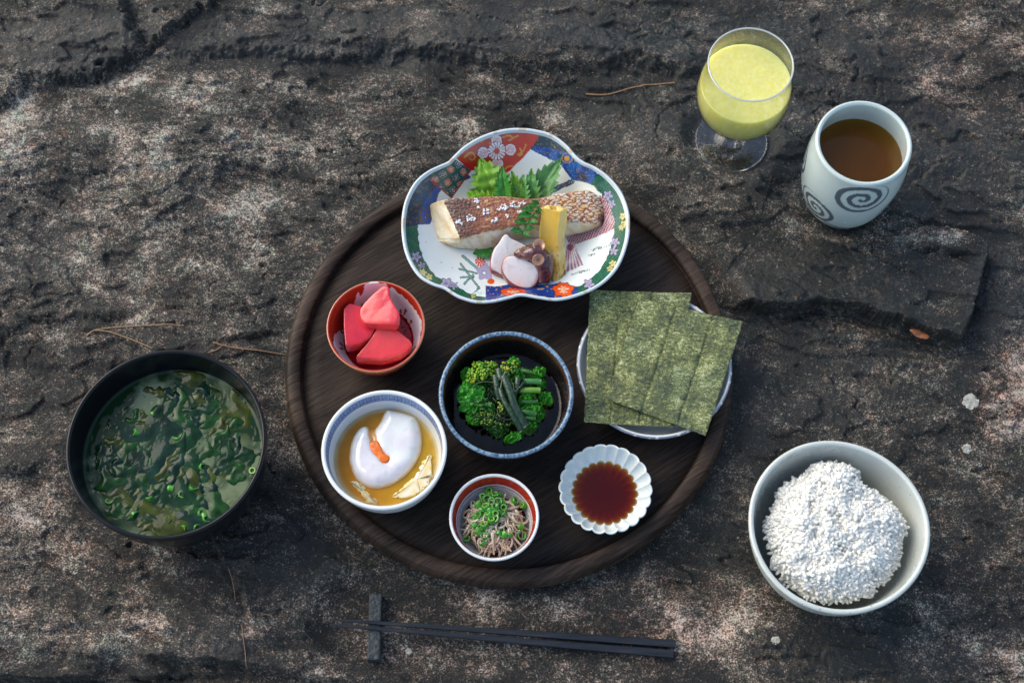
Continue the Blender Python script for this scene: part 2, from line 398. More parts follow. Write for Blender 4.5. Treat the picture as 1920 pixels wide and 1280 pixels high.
fk = t.ramp(t.noise(v, 430, 2, 0.6), [(0.66, 0.0), (0.74, 1.0)]); c = t.mix(c, (0.40, 0.38, 0.34), t.math('MULTIPLY', fk, 0.45)); hue = t.ramp(n4, [(0.36, (0.84, 0.90, 0.76)), (0.5, (1.05, 0.97, 0.87)), (0.66, (1.20, 0.95, 0.78))])
c = t.mix(c, hue, 1.0, 'MULTIPLY')
c = t.mix(c, t.mix(c, (1.15, 0.93, 0.90), 1.0, 'MULTIPLY'), B_)
rst = t.ramp(t.noise(v, 62, 3, 0.5), [(0.70, 0.0), (0.78, 1.0)])
c = t.mix(c, t.mix(c, (1.5, 0.95, 0.55), 1.0, 'MULTIPLY'), t.math('MULTIPLY', rst, 0.7))
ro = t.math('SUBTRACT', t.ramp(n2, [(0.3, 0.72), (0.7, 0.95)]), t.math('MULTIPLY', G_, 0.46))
b1 = t.bump(n2, 0.55, 0.0022); b2 = t.bump(n3, 0.6, 0.0009, b1)
t.set(color=c, rough=ro, spec=0.4, normal=b2)
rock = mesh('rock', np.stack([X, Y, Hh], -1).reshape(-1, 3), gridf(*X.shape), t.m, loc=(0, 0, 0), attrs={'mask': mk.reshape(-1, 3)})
tag(rock, 'rough weathered brown grey rock with ledges, cracks and lichen under the meal', kind='structure')

# small pale lichen rosettes and pebbles-sized flecks stuck on the stone
lm = NT('pale_lichen'); lv = lm.coord()
lm.set(color=lm.ramp(lm.noise(lv, 420, 4, 0.7), [(0.3, (0.16, 0.15, 0.12)), (0.6, (0.42, 0.41, 0.35))]), rough=0.95, normal=lm.bump(lm.noise(lv, 600, 3), 0.6, 0.001))
rng = np.random.default_rng(4)
for px, py, r, lab in ((1820, 752, 0.56, 'largest round pale lichen spot beside the pinkish rock patch'), (1813, 841, 0.32, 'small round pale lichen spot between rice bowl and the larger lichen spot'),
                  (1454, 1200, 0.30, 'small yellowish lichen spot on rock below the rice bowl'), (766, 1220, 0.2, 'tiny white lichen fleck beside the chopstick rest'), (219, 210, 0.17, 'tiny white lichen fleck near the dark rock ledge')):
    x, y, _ = un(px, py, 0.0); z0 = rock_z(x, y); x, y, _ = un(px, py, z0)
    nr, na = 7, 28; th = np.arange(na) * 2 * math.pi / na
    out = 1 + 0.25 * noise(np.cos(th) * 2.1 + px, np.sin(th) * 2.1, 7)
    V = []
    for s in np.linspace(0.02, 1, nr):
        xx = x + r * s * out * np.cos(th); yy = y + r * s * out * np.sin(th)
        ii = np.clip(np.searchsorted(gx, xx), 0, len(gx) - 1); jj = np.clip(np.searchsorted(gy, yy), 0, len(gy) - 1)
        V.append(np.stack([xx, yy, Hh[ii, jj] + 0.035 * (1 - s ** 4) + 0.004 + 0.02 * noise(xx * 6, yy * 6, 3) * (1 - s)], -1))
    V = np.stack(V, 1).reshape(-1, 3)
    o = mesh('lichen_spot', V, gridf(na, nr, wu=True), lm.m); tag(o, lab, 'lichen')

# ================================================================== tray
def wood(name, ang, c0, c1, rough):
    t = NT(name); v = t.coord((1, 1, 1), (0, 0, ang)); mp = t.n('Mapping'); t.l(v, mp.inputs[0]); mp.inputs['Scale'].default_value = (45, 700, 90)
    g1 = t.noise(mp.outputs[0], 1.0, 5, 0.65); mp2 = t.n('Mapping'); t.l(v, mp2.inputs[0]); mp2.inputs['Scale'].default_value = (9, 60, 20)
    g2 = t.noise(mp2.outputs[0], 1.0, 3, 0.5)
    q = t.math('ADD', t.math('MULTIPLY', g1, 0.65), t.math('MULTIPLY', g2, 0.4))
    t.set(color=t.ramp(q, [(0.36, [k * 0.35 for k in c0]), (0.47, c0), (0.68, c1)]), rough=t.ramp(g1, [(0.3, rough + .18), (0.7, rough)]), spec=0.17, normal=t.bump(g1, 0.35, 0.0006))
    return t.m
WOOD = wood('dark_tray_wood', math.radians(-32), (0.013, 0.0083, 0.006), (0.042, 0.028, 0.020), 0.54)
WOODR = wood('dark_tray_rim_wood', math.radians(-32), (0.019, 0.012, 0.0085), (0.070, 0.045, 0.031), 0.46)
TZ = 1.25                                     # board surface
tray = thing('round_tray', 'round dark wooden tray with raised rim carrying the small dishes', 'tray', (TX, TY, 0))
V, F = lathe(dense([(0.01, TZ), (TR - 1.25, TZ), (TR - 1.22, TZ - 0.06), (TR - 1.12, TZ - 0.06), (TR - 1.05, TZ - 0.05)], 1.2), 160, (TX, TY, 0))
mesh('board', V, F, WOOD, tray)
a = np.linspace(0, math.pi, 15)
pro = [(TR - 1.08, TZ - 0.4), (TR - 1.08, 1.62)] + [(TR - 0.62 - 0.44 * math.cos(q), 1.66 + 0.2 * math.sin(q)) for q in a] + [(TR - 0.08, 1.5), (TR, 1.2), (TR + 0.02, 0.9), (TR - 0.12, 0.45), (TR - 0.5, 0.05), (TR - 0.9, 0.0), (TR - 1.3, 0.0), (TR - 1.3, TZ - 0.4)]
V, F = lathe(spline(dense(pro, 0.3), 70), 220, (TX, TY, 0)); mesh('rim', V, F, WOODR, tray)
V, F = lathe([(0.01, 0.12), (TR - 1.3, 0.12), (TR - 1.3, 0.16)], 120, (TX, TY, 0)); mesh('underside', V, F, WOOD, tray)

# ================================================================== bowls on the tray
rnd = random.Random(7)
def bowl(name, label, cx, cy, w, H, fr, th, colfn, mat, z0=TZ, e=0.85, fh=0.45, n=160, floor=None, cat='bowl', step=0.06, rmod=None, am=62):
    x, y, R = circ(cx, cy, w, z0 + H)
    prof = bowl_prof(R, H, fr, fh, th, e, am, floor=floor)
    k = int(np.argmax(prof[:, 1]))
    foot = prof[:6]; body = dense(prof[5:], step)
    t = thing(name, label, cat, (x, y, z0))
    kb = int(np.argmax(body[:, 1]))
    V, F = lathe(body, n, (x, y, z0), rmod)
    idx = np.tile(np.arange(len(body)), n); inner = idx >= kb
    ang = np.repeat(np.arange(n) * 2 * math.pi / n, len(body))
    r = np.hypot(V[:, 0] - x, V[:, 1] - y)
    c = colfn(ang, r / R, V[:, 2] - z0, inner, V)
    mesh('body', V, F, mat, t, attrs={'col': c})
    fv, ff = lathe(np.vstack([[0.02, fh * .55], foot[1:]]), 64, (x, y, z0)); mesh('foot_ring', fv, ff, mat, t, attrs={'col': np.broadcast_to(c[~inner][0], (len(fv), 3))})
    return dict(x=x, y=y, R=R, prof=prof, z0=z0, t=t, H=H)
def liquid(name, label, cat, b, z, mat, tint, nr=24, na=96, bumpf=None, over=0.03):
    R = inner_r(b['prof'], z) + over
    s = np.linspace(0.0005, 1, nr) ** 0.8; th = np.arange(na) * 2 * math.pi / na
    S_, T_ = np.meshgrid(s, th, indexing='ij')
    x = b['x'] + R * S_ * np.cos(T_); y = b['y'] + R * S_ * np.sin(T_)
    zz = b['z0'] + z + 0.05 * sst(1 - 0.16 / R, 1, S_) + (bumpf(x, y, S_) if bumpf else 0)
    V = np.stack([x, y, zz], -1).reshape(-1, 3)
    tn = tint(V[:, 0], V[:, 1], S_.ravel()) if callable(tint) else np.broadcast_to(tint, (len(V), 3))
    o = mesh(name, V, gridf(nr, na, wv=True)[:, ::-1], mat, attrs={'tint': tn}); tag(o, label, cat); return o
WHITE = np.array([0.70, 0.745, 0.74])

# ---- red bowl with pickles
def c_red(a, s, z, inn, V):
    red = np.array([0.42, 0.032, 0.012]); wh = np.array([0.80, 0.76, 0.77])
    st = np.floor(a * 22 / (2 * math.pi) + 0.5 * noise(a * 9, a * 0 + 3, 2)); jag = (_h(st, st * 0 + 5, 3) / 65536.0 - 0.5)
    edge = 0.915 + 0.045 * jag + 0.025 * noise(np.cos(a) * 9, np.sin(a) * 9, 6)
    edge = edge - 0.20 * np.exp(-((np.angle(np.exp(1j * (a - math.radians(150))))) / 0.42) ** 2)      # broad red on the upper left
    edge = edge + 0.08 * np.exp(-((np.angle(np.exp(1j * (a - math.radians(95))))) / 0.25) ** 2)
    c = np.where((s > edge)[:, None], red, wh)
    # sprigs
    for aa, ss, rot in ((165, .68, 0.3), (195, .70, 1.2), (120, .70, 2.2), (48, .70, -.6), (30, .66, .8), (-25, .78, .2), (-80, .80, 0.4), (-60, .80, 1.4), (-100, .78, .9)):
        A_ = math.radians(aa); px = (s * np.cos(a) - ss * math.cos(A_)); py = (s * np.sin(a) - ss * math.sin(A_))
        rr = np.hypot(px, py); ph = np.arctan2(py, px) + rot
        leaf = (rr < 0.13) & (np.cos(ph * 5) > 0.45) & (rr > 0.02)
        c = np.where((leaf & (s < edge))[:, None], np.array([0.24, 0.05, 0.015]) if aa % 2 else np.array([0.30, 0.025, 0.012]), c)
    gold = s > 0.975
    c = np.where(gold[:, None], np.array([0.55, 0.24, 0.12]), c)
    return np.where(inn[:, None] | gold[:, None], c, red)
RED = bowl('pickle_bowl', 'small red and white porcelain bowl holding three pink pickles', 704.5, 611, 185, 3.6, 1.6, 0.16, c_red, glaze('red_white_porcelain', rough=0.16), e=0.95, n=220, step=0.05, am=58)
JUICE = film('pink_pickle_juice', ior=1.34)
liquid('pickle_juice', 'shallow pink pickling juice in the red bowl', 'pickle juice', RED, 1.15, JUICE, np.array([0.85, 0.10, 0.16]))
PK = food('pink_pickle', rough=0.22, sss=0.25, radius=(1, 0.25, 0.2), scale=0.003, bump=0.10, bscale=300, vary=0.10, coat=0.5, vscale=120)
def slab(name, polyz, ztop, th, mat, loc_shift=(0, 0), zf=None, colf=None, rnd_=0.18, sharp=False, rag=0.0, parent=None, dome=0.0, nb=5, n=90, label=None, cat=None, group=None, sink=0.0):
    """rounded slab: outline in photo pixels at the height of its top face; zf(x,y) adds tilt"""
    P = np.array(polyz, float)
    W0 = un(P[:, 0], P[:, 1], ztop)[:, :2]
    if zf is not None:
        for _ in range(3):
            zz = np.array([ztop + zf(*q) for q in W0]); W0 = np.array([un(p[0], p[1], z_)[:2] for p, z_ in zip(P, zz)])
    O = spline(W0, n, closed=True)
    if sharp:
        L = np.vstack([W0, W0[:1]]); sl_ = np.r_[0, np.cumsum(np.hypot(*np.diff(L, axis=0).T))]; q_ = np.linspace(0, sl_[-1], n, endpoint=False)
        O = np.stack([np.interp(q_, sl_, L[:, k_]) for k_ in (0, 1)], -1)
        for _ in range(3): O = (np.roll(O, 1, 0) + 2 * O + np.roll(O, -1, 0)) / 4
    O0 = O.copy(); O = O + rag * np.stack([fbm(O[:, 0] * 3.5, O[:, 1] * 3.5, 15, 3), fbm(O[:, 1] * 3.5, O[:, 0] * 3.5, 16, 3)], -1)
    c = O.mean(0)
    ar = 0.5 * np.sum(O[:, 0] * np.roll(O[:, 1], -1) - np.roll(O[:, 0], -1) * O[:, 1])
    if ar < 0: O = O[::-1]
    T = np.roll(O, -1, 0) - np.roll(O, 1, 0); T /= np.linalg.norm(T, axis=1)[:, None] + 1e-9; N = np.stack([T[:, 1], -T[:, 0]], -1)
    rings = []
    if ar < 0: O0 = O0[::-1]
    for s in (0.02, 0.25, 0.5, 0.72, 0.88): rings.append((c + (O0 * (1 - s ** 4) + O * s ** 4 - N * rnd_ - c) * s, dome * (1 - s * s), 0))
    for q in np.linspace(0, math.pi / 2, nb): rings.append((O - N * rnd_ * (1 - math.sin(q)), -rnd_ * (1 - math.cos(q)), 0.5 if q > .4 else 0))
    for q in (0.3, 0.6, 0.85): rings.append((O + N * 0.03 * math.sin(q * 3), -rnd_ - (th - 2 * rnd_) * q, 1))
    rings.append((O - N * rnd_, -th, 1)); rings.append((c + (O - c) * 0.05, -th, 1))
    V = []; tp = []
    for q, dz, k in rings:
        zz = ztop + dz + (np.array([zf(*p) for p in q]) if zf is not None else 0) - sink
        V.append(np.c_[q, np.broadcast_to(zz, len(q))]); tp.append(np.full(len(q), k))
    V = np.stack(V); nr = len(rings); V2 = V.reshape(-1, 3)
    V2[:, 2] += 0.02 * fbm(V2[:, 0] * 1.2, V2[:, 1] * 1.2, 3, 2)
    F = gridf(nr, n, wv=True)[:, ::-1]
    col = colf(V2, np.concatenate(tp)) if colf else None
    o = mesh(name, V2, F, mat, parent, attrs={'col': col} if col is not None else None)
    if label: tag(o, label, cat, group)
    return o
z6 = lambda pts: [(605 + x / 6.92, 520 + y / 6.92) for x, y in pts]
def c_pk(top, rind, dark, dirv):
    def f(V, k):
        d = (V[:, :2] - V[:, :2].mean(0)) @ np.array(dirv); d = (d - d.min()) / np.ptp(d)
        ap = V[np.argmax(V[:, 1])]; st = 0.5 + 0.8 * noise(np.arctan2(V[:, 1] - ap[1] - .2, V[:, 0] - ap[0]) * 9, V[:, 0] * .6, 8)
        c = mixc(top, dark, sst(0.35, 1, d) * 0.6 + 0.35 * st)
        return np.where((k > 0)[:, None], np.asarray(rind), c)
    return f
TP = np.array([0.76, 0.030, 0.045]); RN = np.array([0.82, 0.065, 0.06]); DK = np.array([0.66, 0.012, 0.035])
zb = RED['z0']
slab('pickled_radish_wedge', z6([(270, 400), (345, 325), (490, 370), (560, 420), (640, 520), (705, 600), (620, 770), (480, 855), (295, 895), (272, 640)]), zb + 2.6, 1.35, PK, colf=c_pk(TP, RN, DK, (0.5, -0.8)), sharp=True, rnd_=0.09,
     zf=lambda x, y: 0.16 * (RED['x'] - x), label='pink pickle wedge resting on the left wall of the red bowl, partly covered', cat='pickle')
slab('pickled_radish_wedge', z6([(745, 612), (800, 600), (865, 612), (1000, 705), (1150, 830), (1160, 880), (1000, 1000), (760, 1062), (420, 1042), (480, 960), (570, 860), (660, 720)]), zb + 2.55, 1.3, PK, colf=c_pk(RN, RN, TP, (0.1, -1)), sharp=True, rnd_=0.09,
     zf=lambda x, y: 0.12 * (y - RED['y']), label='fan shaped pink pickle wedge with pale top, lying against the front of the red bowl', cat='pickle')
slab('pickled_radish_wedge', z6([(785, 105), (862, 112), (868, 230), (920, 340), (995, 460), (985, 560), (955, 605), (760, 604), (545, 600), (485, 520), (480, 420), (530, 340), (640, 225)]), zb + 3.55, 1.25, PK, colf=lambda V, k: np.where((k > 0)[:, None], RN, mixc(RN * 1.02, DK, sst(0.15, 0.75, (V[:, 0] - V[:, 0].min() + 0.45 * (V[:, 1] - V[:, 1].max())) / 1.6))), sharp=True, rnd_=0.09,  # rind side at left painted lighter, as lit, fading to dark
     zf=lambda x, y: 0.22 * (x - RED['x']) + 0.18 * (y - RED['y'] - 0.8), label='topmost pink pickle wedge lying across the other two in the red bowl', cat='pickle')

# ---- egg bowl
def c_egg(a, s, z, inn, V):
    wh = np.array([0.74, 0.75, 0.72]); bl = np.array([0.05, 0.10, 0.26]); lt = np.array([0.27, 0.37, 0.54])
    zz = z / EGH; band = inn & (zz > 0.80) & (zz < 0.955)
    q = (zz - 0.80) / 0.155; k = (a * 46 / (2 * math.pi)) % 1
    key = ((k < 0.12) | ((q > .25) & (q < .4) & (k > .3)) | ((k > .45) & (k < .58) & (q > .25) & (q < .8)) | ((q > .66) & (q < .8) & (k > .3) & (k < .9)))
    fade = 0.5 + 0.5 * noise(a * 4, a * 0, 3)
    c = np.where(band[:, None], mixc(lt, bl, np.clip(np.where(key, 0.95, 0.30) * (0.6 + 0.5 * fade), 0, 1)), wh)
    ln = inn & (((zz > 0.955) & (zz < 0.968)) | ((zz > 0.787) & (zz < 0.80)))
    return np.where(ln[:, None], bl * 1.3, c)
EGH = 4.6
EGG = bowl('egg_bowl', 'white porcelain bowl with blue key pattern band holding a poached egg', 720, 841, 236, EGH, 1.9, 0.26, c_egg, glaze('blue_white_porcelain', rough=0.13), e=0.8, n=720, step=0.05)
ELZ = 2.65
liquid('egg_broth', 'amber dashi broth around the poached egg', 'broth', EGG, ELZ, film('amber_broth', ior=1.34, murk=(None, 0.5), wave=0.15, wscale=70),
       lambda x, y, s: mixc(mixc(np.array([0.90, 0.36, 0.010]), np.array([0.94, 0.55, 0.04]), sst(-2.2, 2.6, x - EGG['x'] + .6 * fbm(x, y, 8, 3))), np.array([0.96, 0.82, 0.45]), sst(0.88, 1.0, s)) * (0.9 + 0.2 * fbm(x * 1.3, y * 1.3, 5, 3))[:, None])
z7 = lambda pts: [(600 + x / 5.224, 720 + y / 5.224) for x, y in pts]
EW = food('poached_egg_white', rough=0.18, sss=0.8, radius=(1, .9, .8), scale=0.006, bump=0.16, bscale=110, vary=0.08, coat=0.6)
ez = EGG['z0'] + ELZ
egg = thing('poached_egg', 'soft poached egg with split white and orange yolk in amber broth', 'egg', (EGG['x'], EGG['y'], ez - 0.9))
oc = z7([(620, 700)])[0]; C0 = un(*oc, ez + .5)[:2]
eo = z7([(615, 290), (660, 242), (760, 258), (880, 288), (955, 335), (1003, 470), (1002, 630), (950, 765), (860, 880), (760, 960), (650, 1010), (540, 1030), (430, 1000), (340, 920), (292, 810), (275, 700), (300, 560), (345, 465), (400, 412), (455, 400), (505, 420), (545, 415), (585, 360)])
O = spline(un([p[0] for p in eo], [p[1] for p in eo], ez + .1)[:, :2], 220, closed=True)
nr = 30; ss = np.linspace(0.01, 1, nr)
V = []
for s in ss:
    q = C0 + (O - C0) * s; V.append(np.c_[q, np.zeros(len(q))])
V = np.stack(V)
dd, _ = segdist(V[..., 0], V[..., 1], np.vstack([O, O[:1]])[::2].tolist())
dome = np.sqrt(np.clip(1 - (1 - np.clip(dd / 0.85, 0, 1)) ** 2, 0, 1))
yk = un(*np.array(z7([(500, 395), (505, 480), (530, 580), (570, 650), (640, 735)])).T, ez + .6)[:, :2]
dyk, _ = segdist(V[..., 0], V[..., 1], yk.tolist())
zz = ez - 0.25 + 0.85 * dome - 0.20 * np.exp(-(dyk / 0.26) ** 2) * sst(0, .5, dome) + 0.05 * fbm(V[..., 0] * .8, V[..., 1] * .8, 12, 2)
V[..., 2] = zz
lil = sst(0.1, 0.7, 0.5 + 0.6 * noise(V[..., 0] * 0.8, V[..., 1] * 0.8, 21) - 0.25 * (V[..., 1] - C0[1]) / 1.5)
colr = mixc(np.array([0.82, 0.83, 0.78]), np.array([0.80, 0.76, 0.76]), lil)
colr = mixc(np.array([0.80, 0.55, 0.20]), colr, sst(0.0, 0.30, dd + .08 * fbm(V[..., 0] * 2.5, V[..., 1] * 2.5, 77, 3))); colr = mixc(colr, np.array([0.60, 0.62, 0.60]), .5 * sst(.1, .45, fbm(V[..., 0] * 1.6, V[..., 1] * 1.6, 78, 4)))
colr = mixc(colr, np.array([0.62, 0.30, 0.05]), 0.95 * sst(.34, .16, dyk) * sst(C0[1] + .05, C0[1] + .75, V[..., 1])); colr = mixc(colr, np.array([0.85, 0.48, 0.38]), 0.5 * np.exp(-(dyk / 0.32) ** 2) * sst(C0[1] + .75, C0[1] + .05, V[..., 1]))
bt = np.c_[O, np.full(len(O), ez - 0.8)]
mesh('egg_white', np.concatenate([V.reshape(-1, 3), bt]), gridf(nr + 1, 220, wv=True)[:, ::-1], EW, egg, attrs={'col': np.concatenate([colr.reshape(-1, 3), np.broadcast_to([0.7, 0.55, 0.3], (220, 3))])})
YK = food('egg_yolk', color=(0.95, 0.19, 0.004), rough=0.25, sss=0.1, radius=(1, .3, .05), scale=0.003, bump=0.3, bscale=500, vary=0.15, coat=0.15)
yo = spline(un(*np.array(z7([(462, 590), (500, 552), (560, 545), (600, 610), (630, 670), (690, 715), (670, 765), (600, 780), (560, 720), (490, 660)])).T, ez + .55)[:, :2], 60, closed=True); yc = yo.mean(0)
V = []
for s in np.linspace(0.02, 1, 12):
    q = yc + (yo - yc) * s
    V.append(np.c_[q, ez + 0.50 + 0.12 * math.sqrt(max(0, 1 - s * s)) - 0.25 * (s > .97) + 0.02 * noise(q[:, 0] * 4, q[:, 1] * 4, 5)])
mesh('yolk', np.stack(V).reshape(-1, 3), gridf(12, 60, wv=True)[:, ::-1], YK, egg)
slab('egg_white_piece', z7([(715, 1105), (790, 1020), (880, 930), (960, 850), (1010, 750), (1085, 688), (1098, 840), (1095, 900), (1040, 1000), (960, 1065), (840, 1105)]), ez + 0.16, 0.6, EW, colf=lambda V, k: mixc([0.86, 0.82, 0.66], [0.82, 0.58, 0.14], sst(-0.1, 0.9, 0.35 + 0.7 * noise(V[:, 0] * 1.6, V[:, 1] * 1.6, 31) + 0.5 * (k > 0))), rnd_=0.12, dome=0.04, rag=.25,
     label='loose cream coloured piece of egg white at the lower edge of the broth', cat='egg white')
slab('egg_white_shred', z7([(300, 950), (345, 935), (430, 985), (470, 1060), (540, 1120), (575, 1172), (500, 1160), (430, 1120), (390, 1050), (330, 1000)]), ez + 0.08, 0.4, EW, colf=lambda V, k: mixc([0.82, 0.70, 0.40], [0.75, 0.48, 0.10], sst(0, 1, 0.4 + noise(V[:, 0] * 4, V[:, 1] * 4, 31))), rnd_=0.1, dome=0.05, rag=.22,
     label='thin wispy egg white shred near the bowl wall opposite the larger loose piece', cat='egg white')

# ---- dark bowl with greens
def c_dark(a, s, z, inn, V):
    bk = np.array([0.010, 0.008, 0.008]); bl = np.array([0.022, 0.06, 0.13]); br = np.array([0.09, 0.030, 0.008]); pale = np.array([0.20, 0.29, 0.36])
    zz = z / DBH; n_ = noise(a * 30, z * 5, 4)
    rim = sst(0.945, 0.975, zz + 0.012 * n_)
    c = mixc(mixc(bk, br, inn * sst(0.80, 0.92, zz + 0.03 * n_) * (1 - rim)), mixc(bl, pale, sst(-0.1, 0.7, noise(a * 55, z * 12, 9) + 0.35 * (zz > 0.985))), rim)
    dots = inn & (np.abs(s - 0.70) < 0.02) & (a > math.radians(10)) & (a < math.radians(38)) & (noise(a * 40, s * 60, 8) > 0.2)
    return np.where(dots[:, None], np.array([0.42, 0.24, 0.06]), c)
DBH = 4.2
DB = bowl('greens_bowl', 'black glazed bowl with mottled blue rim holding green rape blossoms', 949, 737, 254, DBH, 2.3, 0.30, c_dark, glaze('black_blue_glaze', rough=0.22, bump=0.04), e=0.7, n=260, step=0.05)
DLZ = 1.95
liquid('clear_broth', 'dark clear broth around the greens in the black bowl', 'broth', DB, DLZ, film('dark_broth', ior=1.36, wave=0.5, wscale=60), np.array([0.55, 0.42, 0.28]),
       bumpf=lambda x, y, s: 0.03 * fbm(x * 0.9, y * 0.9, 9, 2), nr=40)

# ---- small bowl
def c_small(a, s, z, inn, V):
    wh = np.array([0.72, 0.72, 0.70]); red = np.array([0.40, 0.03, 0.015])
    band = inn & (s > 0.855) & (s < 0.93); l2 = inn & (s > 0.825) & (s < 0.838)
    x = V[:, 0] * 6; y = V[:, 1] * 6
    hat = inn & (s < 0.825) & ((np.abs((x + y) % 1.2 - 0.6) < 0.1) | (np.abs((x - y) % 1.2 - 0.6) < 0.1))
    c = np.where(band[:, None], red, wh); c = np.where(hat[:, None], np.array([0.50, 0.46, 0.46]), c)
    c = np.where((inn & (s < 0.74) & (np.sin(a * 3) > 0.75))[:, None], red * 0.7, c)
    return np.where(l2[:, None], np.array([0.5, 0.2, 0.17]), c)
SB = bowl('whitebait_bowl', 'tiny white bowl with red band, filled with pale strands and chopped scallion', 926.5, 968, 169, 3.2, 1.4, 0.18, c_small, glaze('red_band_porcelain', rough=0.14), e=1.0, n=200, step=0.05, am=48)

# ---- plate under the nori
def c_np(a, s, z, inn, V):
    c = np.broadcast_to(np.array([0.70, 0.72, 0.69]), (len(V), 3)); return np.where(((s > 0.975) & (noise(a * 40, z, 3) > -0.25))[:, None], np.array([0.20, 0.22, 0.27]), c)
NP = bowl('nori_plate', 'shallow white plate with thin dark rim line under the nori sheets', 1227, 683, 292, 2.0, 3.0, 0.26, c_np, glaze('white_plate_glaze', rough=0.14), e=0.55, n=200, step=0.1, cat='plate', floor=0.75)

# ---- fluted soy dish
NPET = 22
def flute(th, R, Z):
    Rm = R.max(); s = R / Rm; ph = th * NPET / 2 + 0.4
    lob = np.abs(np.cos(ph)); w = sst(0.25, 0.95, s)
    return R * (1 + w * (0.055 * (lob ** 0.6 - 0.7))), Z - w * 0.17 * (lob ** 0.7 - 0.5) * (1 - 0.4 * sst(.9, 1, s))
SDH = 1.75
SD = bowl('soy_dish', 'small white chrysanthemum fluted dish holding dark soy sauce', 1135.5, 915, 174, SDH, 1.25, 0.17, lambda a, s, z, inn, V: np.broadcast_to(np.array([0.68, 0.73, 0.69]), (len(V), 3)), glaze('pale_celadon_white', rough=0.10), e=1.0, n=NPET * 20, step=0.06, am=50, cat='dish', floor=0.40, fh=0.3, rmod=flute)
sz = 0.74
R = inner_r(SD['prof'], sz) * 1.2; nr, na = 60, NPET * 20
s_ = np.linspace(0.001, 1, nr); th = np.arange(na) * 2 * math.pi / na
S_, T_ = np.meshgrid(s_, th, indexing='ij'); Rg = R * S_
i0 = int(np.argmax(SD['prof'][:, 1])); q = SD['prof'][i0:][::-1]
dz = np.interp(Rg, q[:, 0], q[:, 1])
_, dz2 = flute(T_, np.where(Rg > 0, Rg, 0), dz); 
s2 = Rg / SD['R']; lob = np.abs(np.cos(T_ * NPET / 2 + 0.4)); w2 = sst(0.25, 0.95, s2); dzf = dz - w2 * 0.17 * (lob ** 0.7 - 0.5)
dep = np.clip(sz - dzf, 0, None)
keep = dep > -1
tint = np.exp(-dep[..., None] * np.array([2.6, 7.5, 22.0]) * 1.15)
V = np.stack([SD['x'] + Rg * np.cos(T_), SD['y'] + Rg * np.sin(T_), SD['z0'] + np.maximum(sz, dzf - 0.05) + 0 * Rg], -1)
V[..., 2] = SD['z0'] + sz + 0.0 * Rg
soy = mesh('soy_sauce', V.reshape(-1, 3), gridf(nr, na, wv=True)[:, ::-1], film('soy_sauce', ior=1.36, wave=0.05), attrs={'tint': tint.reshape(-1, 3)})
tag(soy, 'dark red brown soy sauce pooled in the fluted white dish', 'soy sauce')

# ================================================================== nori sheets
def nori_mat():
    t = NT('toasted_nori'); v = t.coord()
    mp = t.coord((1, 1.0, 1)); a = t.noise(t.coord((1.0, 2.4, 1)), 330, 5, 0.7, 0.8); b = t.noise(v, 70, 4, 0.6); d = t.noise(t.coord((2.2, 1, 1)), 620, 3, 0.7, 0.5)
    q = t.math('ADD', t.math('MULTIPLY', a, 0.80), t.math('ADD', t.math('MULTIPLY', b, 0.5), t.math('SUBTRACT', t.math('MULTIPLY', d, 0.5), 0.36)))
    c = t.ramp(q, [(0.38, (0.014, 0.024, 0.010)), (0.47, (0.058, 0.076, 0.018)), (0.55, (0.115, 0.135, 0.028)), (0.62, (0.27, 0.285, 0.075)), (0.72, (0.58, 0.58, 0.32))])
    c = t.mix(c, t.mix(c, (0.72, 0.80, 0.92), 1.0, 'MULTIPLY'), t.ramp(t.noise(v, 26, 3), [(0.46, 0.0), (0.60, 0.9)]))
    t.set(color=c, rough=t.ramp(a, [(0.35, 0.24), (0.7, 0.5)]), spec=0.5, sheen=0.1, normal=t.bump(d, 0.5, 0.0008, t.bump(a, 0.8, 0.0016)))
    return t.m
NM = nori_mat()
def nori(label, TL, TR_, BR, BL, zs, creases, seed):
    n, m = 90, 100
    c3 = [un(*p, z) for p, z in zip((TL, TR_, BR, BL), zs)]
    uu, vv = np.meshgrid(np.linspace(0, 1, n), np.linspace(0, 1, m), indexing='ij')
    P = (1 - uu)[..., None] * (1 - vv)[..., None] * c3[0] + uu[..., None] * (1 - vv)[..., None] * c3[1] + uu[..., None] * vv[..., None] * c3[2] + (1 - uu)[..., None] * vv[..., None] * c3[3]
    ed = 0.07 * fbm(uu * 18 + seed, vv * 18, seed, 3)
    P[..., 0] += ed; P[..., 1] += 0.07 * fbm(uu * 18, vv * 18 + seed, seed + 5, 3)
    z = 0.12 * fbm(uu * 2.2 + seed, vv * 2.2, seed, 2) + 0.035 * fbm(uu * 26, vv * 14, seed + 3, 3)
    for c in creases: z = z - 0.10 * np.exp(-((uu - c - 0.01 * noise(vv * 3, vv * 0, 4)) / 0.012) ** 2) + 0.035 * np.abs(((uu - c) + .5) % 1 - .5)
    z = z + 0.10 * np.sin(uu * math.pi) * 0.6 + 0.10 * (np.abs(vv - .5) * 2) ** 4 * (np.abs(uu - .5) * 2) ** 3 * (1 + np.sin(seed + 5 * uu))
    P[..., 2] += z
    B = P.copy(); B[..., 2] -= 0.035
    V = np.concatenate([P.reshape(-1, 3), B.reshape(-1, 3)]); f = gridf(n, m); k = n * m
    ring = [i * m for i in range(n)] + [(n - 1) * m + j for j in range(1, m)] + [i * m + m - 1 for i in range(n - 2, -1, -1)] + [j for j in range(m - 2, 0, -1)]
    side = [(ring[i], ring[(i + 1) % len(ring)], k + ring[(i + 1) % len(ring)], k + ring[i]) for i in range(len(ring))]
    o = mesh('nori_sheet', V, np.concatenate([f[:, ::-1], f + k, np.array(side)]), NM); tag(o, label, 'nori'); return o
pz = NP['z0'] + NP['H'] + 0.10
